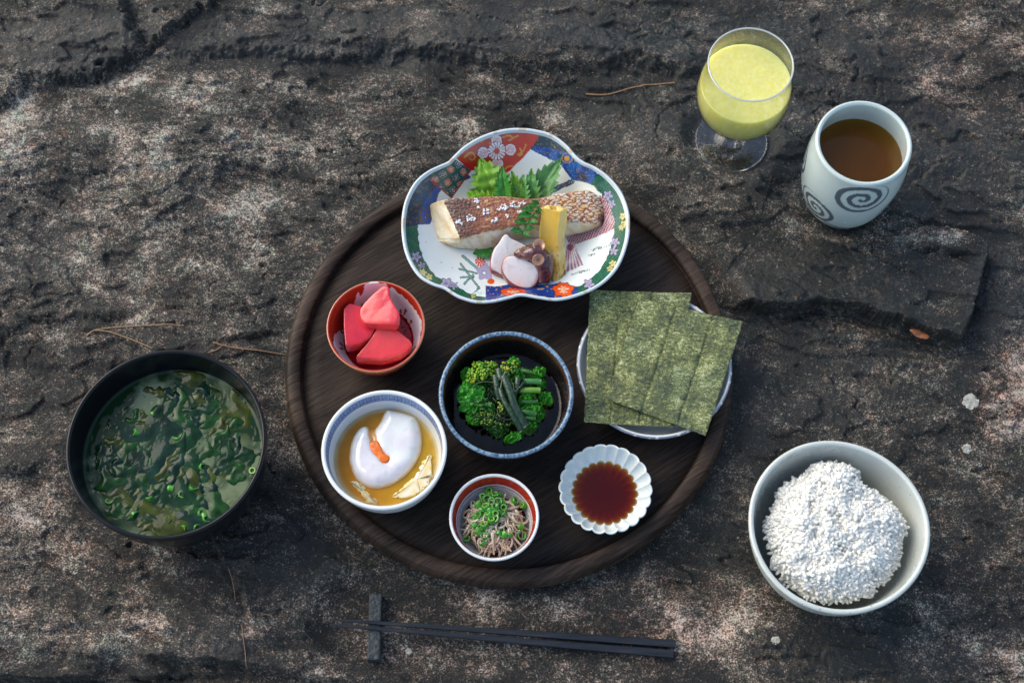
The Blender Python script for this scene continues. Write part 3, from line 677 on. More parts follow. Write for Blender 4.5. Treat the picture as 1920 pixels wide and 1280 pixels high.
nori('crinkled green nori sheet lying underneath, squared to the tray', (1106, 544), (1296, 551), (1262, 802), (1095, 792), (pz + .04, pz + .04, pz + .05, pz + .05), (0.30, 0.62), 3)
nori('crinkled green nori sheet lying askew on top of the other sheet', (1199, 560), (1393, 604), (1323, 818), (1136, 748), (pz + .30, pz + .26, pz + .24, pz + .34), (0.36, 0.72), 11)

# ================================================================== fish plate
z1 = lambda pts: [(730 + x / 3.555, 220 + y / 3.555) for x, y in pts]
RIMZ, FLZ = TZ + 3.6, TZ + 1.1
ol = [(870, 70), (960, 78), (1080, 110), (1180, 180), (1250, 258), (1305, 298), (1380, 332), (1470, 400), (1550, 500), (1595, 620), (1603, 720), (1590, 830), (1545, 960), (1480, 1055), (1380, 1135), (1250, 1190), (1120, 1218), (1000, 1206), (880, 1188), (800, 1205), (690, 1230), (580, 1234), (480, 1208), (420, 1178), (365, 1142), (280, 1112), (200, 1062), (140, 980), (100, 880), (82, 760), (85, 650), (110, 540), (170, 430), (250, 360), (330, 320), (388, 294), (430, 255), (500, 190), (600, 130), (700, 93), (790, 74)]
pz1 = np.array(z1(ol)); OW = spline(un(pz1[:, 0], pz1[:, 1], RIMZ)[:, :2], 480, closed=True)
FC = np.array([(OW[:, 0].max() + OW[:, 0].min()) / 2, (OW[:, 1].max() + OW[:, 1].min()) / 2])
va = np.unwrap(np.arctan2(OW[:, 1] - FC[1], OW[:, 0] - FC[0])); vr = np.hypot(*(OW - FC).T)
if va[-1] < va[0]: va = va[::-1]; vr = vr[::-1]
na = 640; tha = np.arange(na) * 2 * math.pi / na
rr = np.interp(tha, np.concatenate([va - 2 * math.pi, va, va + 2 * math.pi]), np.tile(vr, 3))
sm = np.real(np.fft.ifft(np.fft.fft(rr) * (np.abs(np.fft.fftfreq(na) * na) <= 2)))       # smooth oval towards the foot
th0 = 0.22
def plate_ring(s): return sm * s + (rr - sm) * s * sst(0.55, 1.0, s)
def plate_z(s): return FLZ + (RIMZ - FLZ) * np.clip((s - 0.52) / 0.48, 0, 1) ** 1.7
rings = []
for s in np.linspace(0.005, 0.985, 190): rings.append((plate_ring(s), plate_z(s), s, 0))
for q in np.linspace(0, math.pi, 8): rings.append((plate_ring(1.0) - 0.11 + 0.11 * -math.cos(q) + 0.02, RIMZ - 0.03 + 0.11 * math.sin(q) - 0.06, 1.0, 1))
for s in np.linspace(1.0, 0.46, 24): rings.append((plate_ring(s) + 0.02, plate_z(s) - 0.12 - 0.22 * (1 - s), s, 2))
for s, z in ((0.45, TZ + 0.15), (0.44, TZ + 0.0), (0.40, TZ), (0.39, TZ + 0.5), (0.01, TZ + 0.55)): rings.append((plate_ring(s), z, s, 2))
nr = len(rings)
RR = np.stack([q[0] for q in rings]); ZZ = np.broadcast_to(np.array([q[1] for q in rings])[:, None], RR.shape)
V = np.stack([FC[0] + RR * np.cos(tha), FC[1] + RR * np.sin(tha), ZZ], -1).reshape(-1, 3)
SS = np.repeat([q[2] for q in rings], na); KK = np.repeat([q[3] for q in rings], na)
def plate_colour(V, s, k):
    u, v = pr(V); x = (u - 730) * 3.555; y = (v - 220) * 3.555
    wob = 9 * noise(x / 60, y / 60, 3); x = x + wob * .4; y = y + wob * .4
    base = np.array([0.71, 0.75, 0.71]); c = np.broadcast_to(base, (len(V), 3)).copy()
    def put(m, col): c[m] = np.broadcast_to(np.asarray(col, float), (len(V), 3))[m]
    def disc(a, b, r, q=1.0): return np.hypot(x - a, (y - b) * q) < r
    def stroke(pts, w): d, _ = segdist(x, y, [(float(p), float(q)) for p, q in pts]); return d < w
    cobalt = np.array([0.012, 0.055, 0.24]); navy = np.array([0.012, 0.03, 0.07]); green = np.array([0.02, 0.15, 0.08]); dgreen = np.array([0.006, 0.045, 0.03])
    cx, cy = 845, 650
    ang = np.degrees(np.arctan2(-(y - cy), x - cx)) % 360
    inner = 0.865 + 0.012 * noise(x / 40, y / 40, 8)
    band = (s > inner) & (s < 0.965)
    hat = (np.abs((x * .8 + y * .6) % 14 - 7) < 2.2) | (np.abs((x * .8 - y * .6) % 14 - 7) < 2.2)
    gb = band & (((ang < 27) | (ang > 296)) | ((ang > 186) & (ang < 250)))
    put(gb, green); put(gb & hat, dgreen)
    bb = band & (ang > 138) & (ang <= 186) & (s > 0.80); bl2 = (s > 0.78 + 0.03 * np.sin(ang / 6)) & (s < 0.965) & (ang > 140) & (ang <= 186)
    put(bl2, cobalt); put(bl2 & (s > 0.86), navy); put(bl2 & (noise(x / 22, y / 22, 5) > 0.25), [0.10, 0.065, 0.02])
    for a, b, r in ((180, 930, 34), (215, 985, 22), (380, 1110, 40), (430, 1120, 26), (1455, 520, 34), (1480, 575, 26), (1505, 830, 30), (1495, 890, 26), (1330, 1110, 34)):
        q_ = np.hypot(x - a, y - b) + 9 * np.sin(5 * np.arctan2(y - b, x - a) + a); put((q_ < r * .95) & (s > 0.8) & (s < .965), [0.03, 0.03, 0.05]); put((q_ < r * .8) & (s > 0.8) & (s < .965), [0.34, 0.30, 0.42]); put((q_ < r * .25), [0.12, .10, .2])
    for a, b, r in ((1555, 660, 24), (1562, 710, 24), (1545, 735, 18), (1490, 975, 24), (1470, 1010, 20), (225, 1035, 26), (265, 1065, 24), (560, 1190, 18)):
        q_ = np.hypot(x - a, y - b) + 5 * np.sin(5 * np.arctan2(y - b, x - a) + a); put((q_ < r * .95) & (s > 0.8) & (s < .965), [0.05, 0.09, 0.03]); put((q_ < r * .78) & (s > 0.8) & (s < .965), [0.52, 0.47, 0.20]); put((q_ < r * .2), [0.2, .15, .03])
    # red panel with blossom
    P = [(440, 268), (520, 175), (640, 100), (790, 60), (1015, 85), (1012, 122), (950, 212), (770, 388), (735, 372), (530, 350)]
    m = inpoly(x, y, P) & (s < 0.965); put(m, [0.46, 0.045, 0.016]); put(m & (y > 250 + 0.1 * x), [0.50, 0.018, 0.02])
    for pts in ([(500, 265), (540, 235), (570, 255), (555, 285), (535, 275)], [(610, 165), (650, 135), (690, 150), (670, 175)], [(760, 135), (800, 120), (820, 140), (800, 155)], [(820, 140), (860, 125)], [(860, 250), (890, 225), (910, 185)], [(870, 205), (885, 245), (860, 252)], [(765, 350), (790, 330), (820, 325)]):
        put(m & stroke(spline(pts, 14), 5), [0.55, 0.27, 0.06])
    for a, b in ((715, 157), (626, 238), (806, 216), (722, 310)):
        put(m & disc(a, b, 41), [0.10, 0.01, 0.01]); put(m & disc(a, b, 37), [0.72, 0.62, 0.60])
        pa = np.arctan2(y - b, x - a); put(m & disc(a, b, 28) & (np.cos(pa * 9) > 0.2), [0.60, 0.22, 0.18])
    pa = np.arctan2(y - 225, x - 715); rd = np.hypot(x - 715, y - 225)
    put(m & (rd < 62), [0.34, 0.03, 0.02]); put(m & (rd < 59) & (rd > 20) & (np.cos(pa * 15) > -0.55), [0.76, 0.72, 0.68]); put(m & (rd < 17), [0.60, 0.07, 0.02])
    # chequered green panel
    P = [(262, 408), (330, 345), (440, 280), (542, 355), (415, 537)]
    m = inpoly(x, y, P) & (s < 0.965); put(m, [0.05, 0.12, 0.10])
    a_ = ((x - 262) * 0.83 + (y - 408) * -0.55) / 62; b_ = ((x - 262) * 0.55 + (y - 408) * 0.83) / 62
    fa = a_ % 1 - .5; fb = b_ % 1 - .5; rd = np.hypot(fa, fb); par = (np.floor(a_) + np.floor(b_)) % 2
    put(m & (rd < 0.36), [0.5, 0.42, 0.36]); put(m & (rd < 0.33) & (par == 0), [0.55, 0.10, 0.05]); put(m & (rd < 0.33) & (par == 1), [0.05, 0.06, 0.10]); put(m & (rd < 0.17) & (rd > .1), [0.6, 0.5, 0.42])
    put(m & ((np.abs(fa) > 0.44) | (np.abs(fb) > 0.44)), [0.02, 0.07, 0.055])
    put((segdist(x, y, [(262, 408), (415, 537), (542, 355)])[0] < 5), [0.32, 0.03, 0.04])
    # blue panel on the upper right
    P = [(1012, 100), (1140, 120), (1220, 190), (1300, 290), (1400, 345), (1345, 445), (1215, 415), (1140, 315), (940, 215)]
    m = inpoly(x, y, P) & (s < 0.965); put(m, cobalt); nz = fbm(x / 70, y / 70, 6, 3)
    put(m & (nz > 0.08), [0.02, 0.10, 0.33]); put(m & (nz < -0.18), navy); put(m & (y < 190 + .25 * (x - 1000)) & (s > .85), [0.03, 0.045, 0.05])
    put(m & (np.abs(np.hypot(x - 1185, y - 270) - 34) < 3), [0.35, 0.25, 0.10]); put(m & disc(1182, 275, 18), [0.50, 0.24, 0.05]); put(m & (np.abs(noise(x / 30, y / 30, 9)) < 0.03), [0.25, 0.20, 0.10])
    # small flower sprig
    for i in range(26):
        a = 1075 + 150 * ((i * 0.381) % 1); b = 425 + 70 * ((i * 0.618) % 1); r = 10 + 5 * ((i * .27) % 1)
        dd = np.hypot(x - a, y - b); put(np.abs(dd - r) < 3, [0.05, 0.09, 0.16])
        if i % 4 == 0: put(dd < r - 2, [0.42, 0.09, 0.04])
    # pink net and fan
    P = [(1400, 520), (1500, 560), (1508, 745), (1205, 862), (1178, 800), (1400, 720)]; m = inpoly(x, y, P) & (s < inner + .01)
    net = (np.abs((x * .9 + y * .45) % 15 - 7.5) < 2.6) | (np.abs((x * .45 - y * .9) % 15 - 7.5) < 2.6); put(m, [0.50, 0.42, 0.44]); put(m & net, [0.27, 0.05, 0.06])
    P = [(1180, 850), (1232, 832), (1292, 985), (1168, 1035)]; m = inpoly(x, y, P); fa = np.degrees(np.arctan2(y - 800, x - 1200)); put(m, [0.52, 0.45, 0.50]); put(m & ((fa % 7) < 3), [0.26, 0.06, 0.09]); put(disc(1208, 868, 22), [0.25, 0.03, 0.05])
    # bamboo, plum and cloud drawing
    ink = [0.025, 0.05, 0.045]
    for pts, w in (([(490, 925), (585, 1005)], 9), ([(475, 975), (600, 1140)], 7), ([(465, 1010), (585, 1040)], 6), ([(475, 1067), (560, 1062)], 7), ([(500, 1110), (560, 1050)], 7), ([(600, 1130), (570, 1165)], 5)):
        put(stroke(pts, w), ink); put(stroke(pts, w - 3.5), [0.20, 0.38, 0.33])
    m = (np.hypot(x - 640, (y - 1030)) + 9 * np.sin(5 * np.arctan2(y - 1030, x - 640))) < 55; put(m, [0.36, 0.32, 0.46]); put(disc(632, 1037, 14), ink); put(disc(632, 1037, 11), base)
    put(disc(605, 962, 33) & (np.cos(9 * np.arctan2(y - 962, x - 605)) > -.7), [0.62, 0.06, 0.012]); put(disc(678, 1094, 25, 1.3), [0.66, 0.09, 0.012])
    put(disc(600, 1170, 30, 2.5) & (noise(x / 9, y / 9, 4) > 0), [0.45, 0.62, 0.5])
    # blue foot panel with orange blossoms
    m = (y > 1115 - 0.0004 * (x - 980) ** 2 + 50 * sst(880, 640, x) + 40 * sst(1150, 1260, x)) & (x > 640) & (x < 1255) & (s < 0.965) & (y > 1050); put(m, [0.010, 0.04, 0.20])
    put(m & (noise(x / 18, y / 18, 14) > 0.42), [0.42, 0.22, 0.05])
    for a, b, rx, ry in ((825, 1165, 85, 28), (1160, 1148, 72, 48)):
        q = np.hypot((x - a) / rx, (y - b) / ry) + 0.12 * np.sin(7 * np.arctan2(y - b, x - a)); put((q < 1.0) & (s < .965), [0.06, 0.01, 0.01]); put((q < 0.93) & (s < .965), [0.62, 0.07, 0.012]); put((q < 0.4), [0.7, 0.5, 0.34]); put((q < .34) & (np.cos(12 * np.arctan2(y - b, x - a)) > .2), [0.45, 0.1, 0.03])
    # columns of brushed writing
    for a, b, L in ((1345, 890, 75), (1395, 880, 80), (1330, 925, 45), (1215, 1050, 70), (1265, 1040, 75)):
        t_ = ((x - a) * .93 - (y - b) * .37); n_ = ((x - a) * .37 + (y - b) * .93)
        put((t_ > 0) & (t_ < L) & (np.abs(n_ + 3 * np.sin(t_ / 3.1)) < 5.5) & (noise(t_ / 5, n_ / 7, int(a)) > -0.05), [0.06, 0.08, 0.08])
    for a, b in ((240, 670), (345, 965), (420, 1000), (245, 830)): put(disc(a, b, 6) & (noise(x / 4, y / 4, 2) > -0.1), [0.22, 0.27, 0.26])
    put(s >= 0.965, [0.56, 0.62, 0.62]); put((s >= .99) & (noise(ang / 9, ang * 0, 3) > 0.3), [0.50, 0.44, 0.34])
    blue = np.clip(0.10 * sst(0.7, 0.85, s), 0, 1)
    c[k == 2] = [0.55, 0.63, 0.68]
    return c
pc = plate_colour(V, SS, KK)
fp = thing('fish_plate', 'large lobed porcelain plate with red, blue and green painted panels', 'plate', (FC[0], FC[1], TZ))
mesh('dish', V, gridf(nr, na, wv=True), glaze('painted_porcelain', rough=0.12, vary=0.05), fp, attrs={'col': pc})

# ================================================================== grilled fish on the plate
z2 = lambda x, y: (900 + x / 6.736, 380 + y / 6.736)
st = [((258, 590, .95), (322, 812, .45), (338, 834, .12)), ((300, 570, 1.35), (395, 808, .95), (415, 862, .12)), ((380, 548, 2.0), (490, 803, 1.55), (530, 875, .12)), ((560, 535, 2.1), (640, 757, 1.7), (645, 888, .12)), ((760, 530, 2.1), (800, 732, 1.75), (790, 825, .12)),
      ((960, 545, 2.05), (985, 712, 1.7), (1000, 800, .12)), ((1130, 512, 1.95), (1185, 692, 1.6), (1190, 788, .12)), ((1325, 490, 1.7), (1388, 706, 1.2), (1400, 742, .12)), ((1420, 560, 1.15), (1448, 668, .75), (1462, 690, .12)), ((1460, 620, .7), (1478, 655, .5), (1485, 665, .2))]
E3 = []
for sec in st: E3.append([un(*z1([q[:2]])[0], FLZ + q[2]) for q in sec])
E3 = np.array(E3); NS = 110
rows = [spline(E3[:, j], NS) for j in range(3)]
B_, S_k, F_k = rows
BB = B_ + np.array([0, 0.35, 0]); BB[:, 2] = FLZ + 0.1
secs = np.stack([BB, BB * 0.45 + B_ * 0.55 + [0, .12, 0], B_ + [0, 0.02, -0.06], B_ * .94 + S_k * .06, (B_ + S_k) / 2 + [0, 0, 0.0], B_ * .06 + S_k * .94, S_k + [0, 0, -0.05], S_k * .6 + F_k * .4 + [0, -0.10, 0.12], S_k * .25 + F_k * .75 + [0, -0.08, 0.02], F_k, F_k * [1, 1, 0] + [0, .25, FLZ + 0.05]], 1)
M = 44
fv = np.stack([spline(q, M) for q in secs])
nzz = 0.06 * fbm(fv[..., 0] * 1.3, fv[..., 1] * 1.3 + fv[..., 2] * 2, 61, 4)
fv[..., 2] += nzz * 0.6; fv[..., 1] -= nzz
flat_ = fv.reshape(-1, 3); u, v = pr(flat_); fx = (u - 730) * 3.555; fy = (v - 220) * 3.555
flake = 0.5 + 0.5 * np.sin((fx * 0.9 - fy * 0.55) / 13 + 2.5 * noise(fx / 50, fy / 50, 2))
cf = mixc([0.88, 0.78, 0.56], [0.76, 0.55, 0.25], sst(0.5, 1, flake) * 0.6)
cf = mixc(cf, [0.70, 0.38, 0.07], np.clip(sst(-0.05, .5, fbm(fx / 55, fy / 55, 71, 3)) * .9 + 0.55 * sst(1250, 1420, fx) + 0.45 * sst(300, 262, fx), 0, .9))
cf = mixc(cf, [0.03, 0.018, 0.012], sst(1380, 1430, fx) * sst(610, 660, fy) * sst(-.25, .2, noise(fx / 25, fy / 25, 5) + .2))
fish = thing('grilled_fish_fillet', 'grilled white fish fillet with crisp red brown skin on the painted plate', 'fish', (*flat_[:, :2].mean(0), FLZ))
caps = [tuple(range(M)), tuple((NS - 1) * M + j for j in range(M))[::-1]]
mesh('flesh', flat_, [tuple(q) for q in gridf(NS, M)] + caps, food('fish_flesh', rough=0.38, sss=0.35, radius=(1, .7, .45), scale=0.003, bump=0.5, bscale=240, vary=0.10, coat=0.15), fish, attrs={'col': cf})
# skin
t0, t1 = 0.205, 0.905; NU, NV = 300, 90
tt = np.linspace(t0, t1, NU); ii = tt * (NS - 1); i0 = np.floor(ii).astype(int); ff = (ii - i0)[:, None]
def rowat(r): return r[i0] * (1 - ff) + r[np.minimum(i0 + 1, NS - 1)] * ff
b_, s_ = rowat(B_), rowat(S_k); vv = np.linspace(0, 1, NV)[None, :, None]
rag = 0.05 * fbm(np.linspace(0, 40, NU), np.zeros(NU), 3, 3)[:, None, None]
w = vv * (1.02 + rag) - 0.01
sk = b_[:, None] * (1 - w) + s_[:, None] * w
sk[:, :, 0] += (0.10 * fbm(np.linspace(0, 14, NV), np.zeros(NV), 9, 3))[None, :] * (np.exp(-np.linspace(0, 20, NU))[:, None] + np.exp(-np.linspace(20, 0, NU))[:, None]) * 1.6
sk[..., 2] += 0.11 + 0.03 * np.sin(math.pi * vv[..., 0]) - 0.10 * (np.abs(vv[..., 0] - .5) * 2) ** 8
u, v = pr(sk); fx = (u - 730) * 3.555; fy = (v - 220) * 3.555
wob = 0.55 * noise(fx / 45, fy / 30, 4) + .2 * noise(fx / 14, fy / 14, 6)
d1 = np.abs(((fx + 1.25 * fy) / 50 + wob) % 1 - .5); d2 = np.abs(((fx - 1.9 * fy) / 62 + wob) % 1 - .5); net = 1 - sst(0.04, 0.20, np.minimum(d1, d2) + .07 * noise(fx / 12, fy / 12, 3))
wv = 1 - sst(0.02, 0.16, np.abs(fbm(fx / 120, fy / 26, 13, 4)))
right = sst(960, 1120, fx + 40 * noise(fx / 50, fy / 50, 7)); left = sst(640, 470, fx + 60 * noise(fx / 40, fy / 40, 8))
beige = sst(0.1, .5, fbm(fx / 70, fy / 34, 17, 3))
cmid = mixc(mixc([0.32, 0.105, 0.042], [0.64, 0.40, 0.17], beige * .9), [0.18, 0.036, 0.013], wv * .7)
crt = mixc(mixc([0.76, 0.64, 0.48], [0.74, 0.40, 0.08], sst(-.2, .35, fbm(fx / 45, fy / 45, 23, 3)) * .8), [0.30, 0.06, 0.018], net)
clf = mixc([0.085, 0.030, 0.016], [0.28, 0.11, 0.055], sst(0.0, .5, fbm(fx / 14, fy / 14, 19, 3)))
cs = mixc(mixc(cmid, crt, right), clf, left)
cs = mixc(cs, [0.02, 0.013, 0.01], sst(1385, 1425, fx) * sst(615, 665, fy))
sk[..., 2] += -0.035 * net * right - 0.03 * wv * (1 - right) + 0.03 * fbm(fx / 16, fy / 16, 29, 3)
sb = sk.copy(); sb[..., 2] -= 0.10
V = np.concatenate([sk.reshape(-1, 3), sb.reshape(-1, 3)]); k = NU * NV; f = gridf(NU, NV)
ring = [i * NV for i in range(NU)] + [(NU - 1) * NV + j for j in range(1, NV)] + [i * NV + NV - 1 for i in range(NU - 2, -1, -1)] + [j for j in range(NV - 2, 0, -1)]
side = np.array([(ring[i], ring[(i + 1) % len(ring)], k + ring[(i + 1) % len(ring)], k + ring[i]) for i in range(len(ring))])
o = mesh('skin', V, np.concatenate([f, f[:, ::-1] + k, side]), food('grilled_skin', rough=0.36, sss=0.05, bump=0.5, bscale=700, vary=0.12, coat=0.25), fish, attrs={'col': np.concatenate([cs.reshape(-1, 3)] * 2)})
tag(o, 'crisp red brown skin with net of scales towards one end')
SKV = sk.reshape(-1, 3); SKU = np.stack([fx, fy], -1).reshape(-1, 2)
def on_skin(x, y): return SKV[np.argmin(np.hypot(SKU[:, 0] - x, SKU[:, 1] - y))]
SALT = food('salt_crust', color=(0.82, 0.81, 0.80), rough=0.6, sss=0.3, radius=(1, 1, 1), scale=0.001, bump=0.4, bscale=900, vary=0.05)
for i, (x, y, rx, ry, nq) in enumerate(((585, 557, 24, 18, 14), (645, 632, 22, 24, 18), (752, 600, 38, 22, 26), (840, 585, 34, 22, 24), (890, 570, 16, 12, 8), (540, 672, 34, 24, 24), (468, 703, 22, 20, 16), (700, 683, 24, 16, 14), (790, 660, 14, 10, 6), (600, 602, 12, 8, 5), (866, 630, 14, 14, 7))):
    parts = []
    for j in range(nq):
        a = rnd.random() * 6.28; q = math.sqrt(rnd.random())
        p = on_skin(x + rx * q * math.cos(a), y + ry * q * math.sin(a)).copy(); r = rnd.uniform(0.035, 0.085); p[2] += r * 0.5
        parts.append(blob(p, np.array([r, r * rnd.uniform(.7, 1.2), r * .8])))
    V, F = join(parts); V += 0.012 * np.stack([noise(V[:, 0] * 30, V[:, 1] * 30, 2), noise(V[:, 1] * 30, V[:, 2] * 30, 3), noise(V[:, 0] * 30, V[:, 2] * 30, 4)], -1)
    o = mesh('salt_clump', V, F, SALT, smooth=False); tag(o, 'small clump of white salt crust on the fish skin', 'salt', 'salt clumps on the grilled fish')

# ---- leaves
def leaf_mat(name, c0, c1, rough=0.4):
    t = NT(name); v = t.coord(); c = t.mix(t.attr('col'), t.ramp(t.noise(v, 150, 4), [(0.3, 0.75), (0.7, 1.1)]), 1.0, 'MULTIPLY')
    t.set(color=c, rough=rough, spec=0.4, normal=t.bump(t.noise(v, 380, 3), 0.35, 0.001))
    tl = t.n('BsdfTranslucent'); t.l(c, tl.inputs[0]); mx = t.n('MixShader'); mx.inputs[0].default_value = 0.25
    t.l(t.b.outputs[0], mx.inputs[1]); t.l(tl.outputs[0], mx.inputs[2]); t.l(mx.outputs[0], t.out.inputs[0]); return t.m
LM = leaf_mat('fresh_leaf', None, None)
def leaf(base, tip, width, side, teeth, col, vein, name='shiso_leaf', fold=0.35, tooth=0.34, parent=None, label=None, cat=None, curl=0.25, seed=0, pw=0.7, nv=120, nu=23, group=None):
    base = np.array(base); tip = np.array(tip); ax = tip - base; L = np.linalg.norm(ax); ax /= L
    sd = np.array(side, float); sd -= ax * (sd @ ax); sd /= np.linalg.norm(sd); up = np.cross(ax, sd)
    if up[2] < 0: up = -up
    v = np.linspace(0, 1, nv)[:, None]; u = np.linspace(-1, 1, nu)[None, :]
    env = np.sin(math.pi * np.clip(v, 0, 1) ** pw) ** 0.85
    saw = (v * teeth) % 1
    edge = 1 + tooth * (saw - 0.4) * np.abs(u) ** 4
    along = tooth * 0.5 * L / teeth * saw * np.abs(u) ** 4
    hw = width * env * edge
    vein_m = np.exp(-(u / 0.05) ** 2) + 0.6 * np.exp(-((((v - 0.35 * np.abs(u)) * teeth * 0.62) % 1 - .5) / 0.09) ** 2) * (np.abs(u) > .04)
    P = base + ax * ((v * L + along)[..., None]) + sd * (hw * u)[..., None]
    hgt = fold * width * np.abs(u) * env + curl * L * (v - v * v) + 0.015 * width * np.sin(v * teeth * 3.9 + u * 2) + 0.10 * width * noise(v * 5 + seed, u * 2, 3 + seed) - 0.04 * width * vein_m * env
    P = P + up * hgt[..., None]
    c = mixc(col, vein, np.clip(vein_m * .7, 0, 1)); c = c * (1 + 0.25 * noise(v * 6, u * 3 + seed, seed + 2))[..., None]
    V = P.reshape(-1, 3); B = V - up * 0.02; k = nv * nu; f = gridf(nv, nu)
    o = mesh(name, np.concatenate([V, B]), np.concatenate([f, f[:, ::-1] + k]), LM, parent, attrs={'col': np.concatenate([c.reshape(-1, 3)] * 2)})
    if label: tag(o, label, cat, group)
    return o
lp = lambda x, y, z: un(*z1([(x, y)])[0], FLZ + z)
G1, G2, G3 = np.array([0.17, 0.38, 0.02]), np.array([0.05, 0.24, 0.03]), np.array([0.11, 0.31, 0.075])
leaf(lp(735, 600, .5), lp(606, 280, 1.75), 1.28, (1, .35, 0.1), 8, G1, G1 * 1.5, seed=1, fold=.25, label='broad yellow green serrated shiso leaf beneath the red painted panel', cat='leaf', tooth=.5)
leaf(lp(690, 640, .5), lp(520, 500, 1.5), .85, (.6, 1, .2), 7, G1 * 1.15, G1 * 1.6, seed=2, label='low bright shiso leaf peeping out near the pale end of the fish', cat='leaf', tooth=.5)
leaf(lp(800, 600, .7), lp(752, 330, 2.0), .62, (1, .1, .5), 7, G2, G2 * 1.6, seed=3, fold=.6, label='narrow dark shiso leaf standing beside the broad yellow green one', cat='leaf', tooth=.5)
leaf(lp(850, 600, .7), lp(815, 362, 2.1), .5, (1, .2, -.4), 6, G1 * .9, G1 * 1.5, seed=4, fold=.7, label='short folded shiso leaf in the middle of the leaf bunch', cat='leaf', tooth=.55)
leaf(lp(890, 600, .7), lp(895, 385, 2.0), .62, (1, 0, .5), 7, G3, G3 * 1.5, seed=5, fold=.6, label='pale backed shiso leaf between the middle and the long pointed one', cat='leaf', tooth=.5)
leaf(lp(930, 590, .6), lp(1142, 280, 2.1), .88, (.75, -.6, -.1), 8, G3 * .95, np.array([0.22, 0.38, 0.16]), seed=6, fold=.35, label='long pointed shiso leaf reaching to the blue painted panel', cat='leaf', tooth=.42, curl=.1)
leaf(lp(960, 610, .7), lp(948, 345, 2.2), .6, (1, .1, .35), 7, G3, G3 * 1.6, seed=7, fold=.45, label='upright shiso leaf leaning behind the long pointed one', cat='leaf', tooth=.5)
leaf(lp(690, 880, .25), lp(560, 908, .3), .5, (0, 1, .1), 6, G2, G2 * 1.4, seed=8, fold=.1, curl=.05, label='dark shiso leaf tip poking out beneath the front of the fish', cat='leaf', tooth=.5)

# ---- kinome sprig
KM = np.array([0.022, 0.15, 0.018])
kp = [un(*z2(770, 10), FLZ + 2.75), un(*z2(690, 110), FLZ + 2.75), un(*z2(600, 250), FLZ + 2.7), un(*z2(520, 400), FLZ + 2.3)]
ks = spline(kp, 30)
kin = thing('sansho_sprig', 'dark green sprig of paired sansho leaflets lying on the fish skin', 'sprig', tuple(ks[-1]))
V, F = tube(ks, np.linspace(0.03, 0.055, 30), 6)
STEM = food('green_stem', color=(0.12, 0.20, 0.035), rough=0.4, sss=.1, bump=.2)
mesh('stem', V, F, STEM, kin)
for i, (bx, by, tx, ty, w) in enumerate(((720, 60, 600, 20, .19), (690, 105, 515, 75, .25), (660, 155, 470, 175, .27), (600, 260, 430, 240, .27), (540, 360, 385, 355, .30), (735, 40, 765, 130, .15), (700, 100, 760, 150, .2), (655, 165, 740, 185, .22), (605, 245, 735, 250, .26), (560, 330, 690, 320, .27), (520, 395, 640, 425, .24), (750, 20, 650, -30, .15))):
    b = un(*z2(bx, by), FLZ + 2.7); e = un(*z2(tx, ty), FLZ + 2.75 + .1 * (i % 3)); d = e - b
    leaf(b, e, w, (-d[1], d[0], 0.25 * (1 if i < 5 else -1)), 6, KM * (0.8 + .35 * rnd.random()), KM * 1.8, name='leaflet', parent=kin, fold=.35, tooth=.16, curl=.06, seed=20 + i, pw=.85, nv=40, nu=11)

# ---- octopus
OM = food('octopus_flesh', rough=0.24, sss=0.55, radius=(1, .75, .7), scale=0.005, bump=0.12, bscale=200, vary=0.05, coat=0.55)
OD = food('octopus_skin', rough=0.22, sss=0.15, radius=(1, .3, .3), scale=0.002, bump=0.5, bscale=380, vary=0.25, coat=0.6)
def c_oct(V, k):
    d = np.hypot(*(V[:, :2] - V[:, :2].mean(0)).T); d = d / d.max()
    c = mixc([0.80, 0.76, 0.72], [0.72, 0.62, 0.58], sst(.1, .5, fbm(V[:, 0] * 2.2, V[:, 1] * 2.2, 3, 3)))
    c = mixc(c, [0.50, 0.17, 0.12], sst(0.76, 0.95, d + .05 * noise(V[:, 0] * 5, V[:, 1] * 5, 4)) * .8)
    return np.where((k > 0)[:, None], np.array([0.26, 0.06, 0.05]), c)
def oct_slice(label, poly, z, tilt, th):
    cpt = un(*np.array([z2(*p) for p in poly]).mean(0), FLZ + z)
    return slab('octopus_slice', [z2(*p) for p in poly], FLZ + z, th, OM, colf=c_oct, rnd_=0.16, dome=0.06, rag=.0, zf=lambda x, y: tilt[0] * (x - cpt[0]) + tilt[1] * (y - cpt[1]), label=label, cat='octopus', n=110)
oct_slice('pale octopus slice tucked between fish and the front octopus slice', [(290, 405), (345, 385), (405, 440), (560, 515), (640, 600), (620, 700), (460, 760), (330, 930), (200, 880), (130, 830), (132, 700), (170, 580), (230, 500)], 1.05, (-.1, .50), .7)
oct_slice('round white octopus slice lying in front, beside the suckers', [(400, 655), (500, 672), (620, 725), (715, 785), (752, 860), (738, 985), (655, 1078), (520, 1078), (380, 1010), (295, 905), (268, 800), (310, 695)], 1.15, (0.05, .62), .75)
oc_ = thing('octopus_tentacle', 'dark red octopus tentacle piece with round suckers beside the bamboo shoot', 'octopus', tuple(un(*z2(780, 900), FLZ)))
pth = spline([un(*z2(430, 650), FLZ + 1.6), un(*z2(560, 640), FLZ + 1.75), un(*z2(700, 640), FLZ + 1.8), un(*z2(800, 740), FLZ + 1.35), un(*z2(820, 880), FLZ + .8), un(*z2(790, 1000), FLZ + .45)], 50)
V, F = tube(pth, np.interp(np.linspace(0, 1, 50), [0, .1, .35, .65, 1], [.12, .32, .58, .66, .42]), 22)
V += 0.06 * np.stack([fbm(V[:, 1] * 2.5, V[:, 2] * 2.5, 4, 3), fbm(V[:, 0] * 2.5, V[:, 2] * 2.5, 5, 3), fbm(V[:, 0] * 2.5, V[:, 1] * 2.5, 6, 3)], -1)
